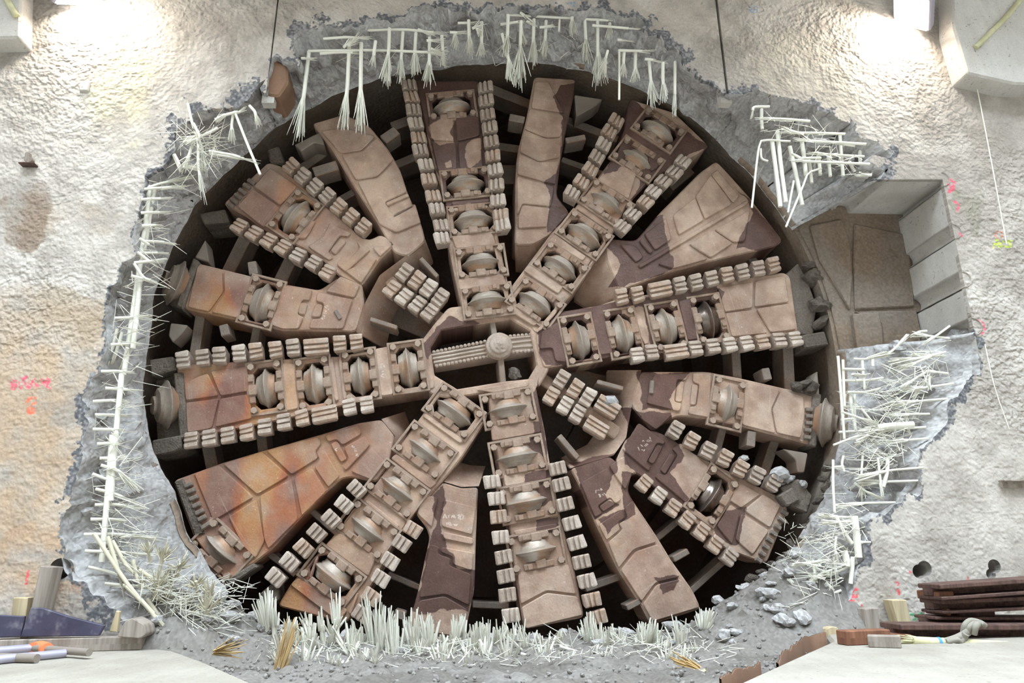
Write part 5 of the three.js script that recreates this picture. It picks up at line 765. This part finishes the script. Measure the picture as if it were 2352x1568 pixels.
lying('timber_plank', 'thin grey plank lying on the left slab in front of the beam', 'P -60,1500 130,1484', 0.02, M.woodGrey, 'plank', SLABY + 0.02, 0.045);
{ const t = top('steel_pipe', 'grey pipe with an orange taped joint lying on the left slab', 'pipe'), q = px('P -60,1500 75,1488 205,1498').map(([x, y]) => atY(x, y, SLABY + 0.045)); mesh('tube', rodGeo([q[0], q[1]], 0.032, 12), M.pipe, t); mesh('tube', rodGeo([q[1], q[2]], 0.026, 12), M.pipeGrey, t); mesh('tape', rodGeo(px('P 76,1489 92,1486 108,1491').map(([x, y]) => atY(x, y, SLABY + 0.045)), 0.046, 12), M.orange, t); }
lying('steel_pipe', 'short grey pipe lying nearest the edge of the left slab', 'P -60,1520 150,1500', 0.03, M.pipe, 'pipe');
lying('steel_pipe', 'brownish pipe lying behind the short grey pipe', 'P -60,1508 85,1512', 0.03, M.pipeGrey, 'pipe');

// ---------------------------------------------------------------- lower right corner: stacked beams and posts
const beamStack = (name, label, x0, y0, x1, y1, hpx, z, d, mat) => { const a = at(x0, y0, z), b = at(x1, y1, z), h = hpx / 250, L = a.distanceTo(b), g = top(name, label, 'beam', undefined); g.position.copy(a).lerp(b, 0.5); g.position.y -= h / 2; g.rotation.z = Math.atan2(b.y - a.y, b.x - a.x); g.position.z = z - d / 2;
  mesh('top_flange', boxUV(cbox(L, h * 0.3, d, 0.006, 0, h * 0.35, 0), 1), mat, g); mesh('web', boxUV(cbox(L, h * 0.5, d * 0.4, 0.003, 0, 0, -d * 0.1), 1), M.woodDark, g); mesh('bottom_flange', boxUV(cbox(L, h * 0.22, d, 0.006, 0, -h * 0.39, 0), 1), mat, g); return g; };
beamStack('steel_beam', 'brown flanged beam on top of the stack at the lower right', 2158, 1342, 2420, 1324, 30, 1.65, 0.3, M.woodDark);
beamStack('steel_beam', 'brown flanged beam second from the top of the lower right stack', 2162, 1378, 2420, 1366, 26, 1.6, 0.3, M.woodDark);
beamStack('steel_beam', 'brown flanged beam tied with a grey sling, low in the right stack', 2068, 1434, 2420, 1434, 34, 1.75, 0.3, M.woodDark);
beamStack('steel_beam', 'brown flanged beam under the middle of the lower right stack', 2148, 1416, 2420, 1417, 20, 1.55, 0.3, M.woodDark);
for (const [x0, x1, y0, y1, z, lab] of [[2156, 2196, 1358, 1378, 1.6, 'square timber spacer under the topmost beam of the stack'], [2176, 2188, 1398, 1414, 1.55, 'small timber spacer low in the beam stack'], [2205, 2238, 1356, 1376, 1.5, 'dark timber spacer deep under the topmost beam'], [2200, 2290, 1396, 1416, 1.5, 'dark board between the lower beams of the stack'], [2060, 2100, 1458, 1479, 1.8, 'brown timber bearer end under the tied beam'], [2150, 2180, 1466, 1480, 1.7, 'dark timber bearer under the middle of the tied beam'], [2250, 2330, 1462, 1482, 1.7, 'long dark bearer at the far right under the tied beam']]) { const a = at(x0, y0, z), b = at(x1, y1, z); topMesh('timber_spacer', boxUV(cbox(b.x - a.x, a.y - b.y, 0.3, 0.008, (a.x + b.x) / 2, (a.y + b.y) / 2, z - 0.16), 1), lab.includes('dark') ? M.woodDark : M.woodRust, lab, 'timber'); }
{ const t = top('bamboo_pole', 'pale split pole with a blue band lying before the beam stack', 'pole'), q = px('P 2095,1472 2200,1477 2440,1490').map(([x, y]) => at(x, y, 1.95)); mesh('pole', rodGeo(q, 0.034, 12), M.bamboo, t); mesh('split_end', brush(q[0].clone(), new THREE.Vector3(-1, 0.05, 0), 0.12, 22, 0.2, 0.03, 0, 0.007), M.bamboo, t); mesh('blue_band', rodGeo(px('P 2153,1475 2159,1475').map(([x, y]) => at(x, y, 1.95)), 0.038, 12), M.bluetape, t); }
{ const t = top('lifting_sling', 'grey webbing sling knotted round the tied beam', 'sling'); const loop = (text, r, z) => { const pts = px(text).map(([x, y], i) => at(x, y, z + (i % 2) * 0.02)); mesh('strap', rodGeo(pts, r, 8), M.sling, t); };
  loop('P 2212,1455 2216,1436 2230,1425 2252,1430 2262,1436', 0.022, 1.8); loop('P 2222,1458 2226,1440 2240,1430 2258,1433', 0.018, 1.82); loop('P 2236,1456 2240,1440 2246,1432', 0.025, 1.83); loop('P 2162,1476 2190,1468 2212,1458 2225,1450', 0.028, 1.95); loop('P 2165,1480 2195,1478 2212,1466 2218,1455', 0.026, 1.96); loop('P 2175,1474 2200,1470 2205,1480 2186,1482', 0.022, 1.99); }
board('timber_post', 'pale squared timber post against the right wall', 'P 2048,1378 2082,1377 2094,1432 2066,1438', WALL + 0.02, WALL + 0.16, M.wood, 'timber');
board('timber_post', 'weathered grey post stub left of the pale post at the right', 'P 1985,1398 2018,1396 2022,1446 1990,1446', WALL + 0.02, WALL + 0.16, M.woodGrey, 'timber');
board('timber_stub', 'round-topped pale timber stub at the edge of the right slab', 'P 1898,1440 1926,1438 1930,1466 1900,1468', WALL + 0.12, WALL + 0.3, M.wood, 'timber', 0.04);
lying('timber_plank', 'reddish plank edging the right slab behind the pale rim', 'P 1934,1474 2035,1470', 0.02, M.woodRust, 'plank', SLABY, 0.10);
lying('timber_plank', 'dark grey plank lying at the foot of the beam stack', 'P 1994,1478 2070,1480', 0.02, M.woodGrey, 'plank', SLABY, 0.08);
{ const pts = px('P 1786,1530 1800,1505 1818,1492 1840,1476 1862,1462 1895,1460').map(([x, y]) => atY(x, y, SLABY)); const n = 40, c = new THREE.CatmullRomCurve3(pts); const g = grid(n, 3, (i, j) => { const p = c.getPointAt(i / n); p.y += [-0.12, 0.015, 0.015, -0.12][j] + 0.03 * (noise2(i * 0.7, 1, 3) - 0.5); p.z += [0.02, 0.02, -0.02, -0.02][j]; return p; });
  topMesh('rusty_edge_strip', boxUV(g, 1), M.stained, 'curved rusty formwork strip along the edge of the right slab', 'strip'); }
{ const pts = px('P 1655,1566 1690,1550 1730,1536 1745,1530').map(([x, y]) => atY(x, y, SLABY - 0.06)); const n = 30, c = new THREE.CatmullRomCurve3(pts); const g = grid(n, 3, (i, j) => { const p = c.getPointAt(i / n); p.y += [-0.09, 0.02, 0.02, -0.09][j] + 0.03 * (noise2(i * 0.7, 5, 3) - 0.5); p.z += [0.02, 0.02, -0.02, -0.02][j]; return p; });
  topMesh('rusty_edge_strip', boxUV(g, 1), M.stained, 'short rusty formwork strip in the rubble by the right slab', 'strip'); }
{ const t = top('splintered_stake', 'splintered wooden stake standing in the rubble at the bottom right', 'stake'), p = at(1605, 1560, 1.9); mesh('post', boxUV(cbox(0.1, 0.3, 0.1, 0.01, p.x, p.y - 0.08, p.z), 1), M.wood, t); mesh('splintered_top', brush(new THREE.Vector3(p.x, p.y + 0.06, p.z), new THREE.Vector3(-0.9, 0.3, 0.1), 0.22, 40, 0.5, 0.04, 0, 0.007), M.straw, t); }
{ const t = top('straw_bundle', 'tan bundle of dry splinters standing in the lower left rubble', 'splinters'), p = at(640, 1545, 1.3); mesh('bundle', brush(p, new THREE.Vector3(0.25, 1, 0), 0.4, 90, 0.16, 0.04, 0, 0.005), M.straw, t); }
{ const t = top('straw_bundle', 'little tan splinters bundle lying where slab meets rubble', 'splinters'), p = at(505, 1496, 1.4); mesh('bundle', brush(p, new THREE.Vector3(1, 0.1, 0), 0.2, 40, 0.5, 0.03, 0, 0.005), M.straw, t); }
renderer.render(scene, camera);
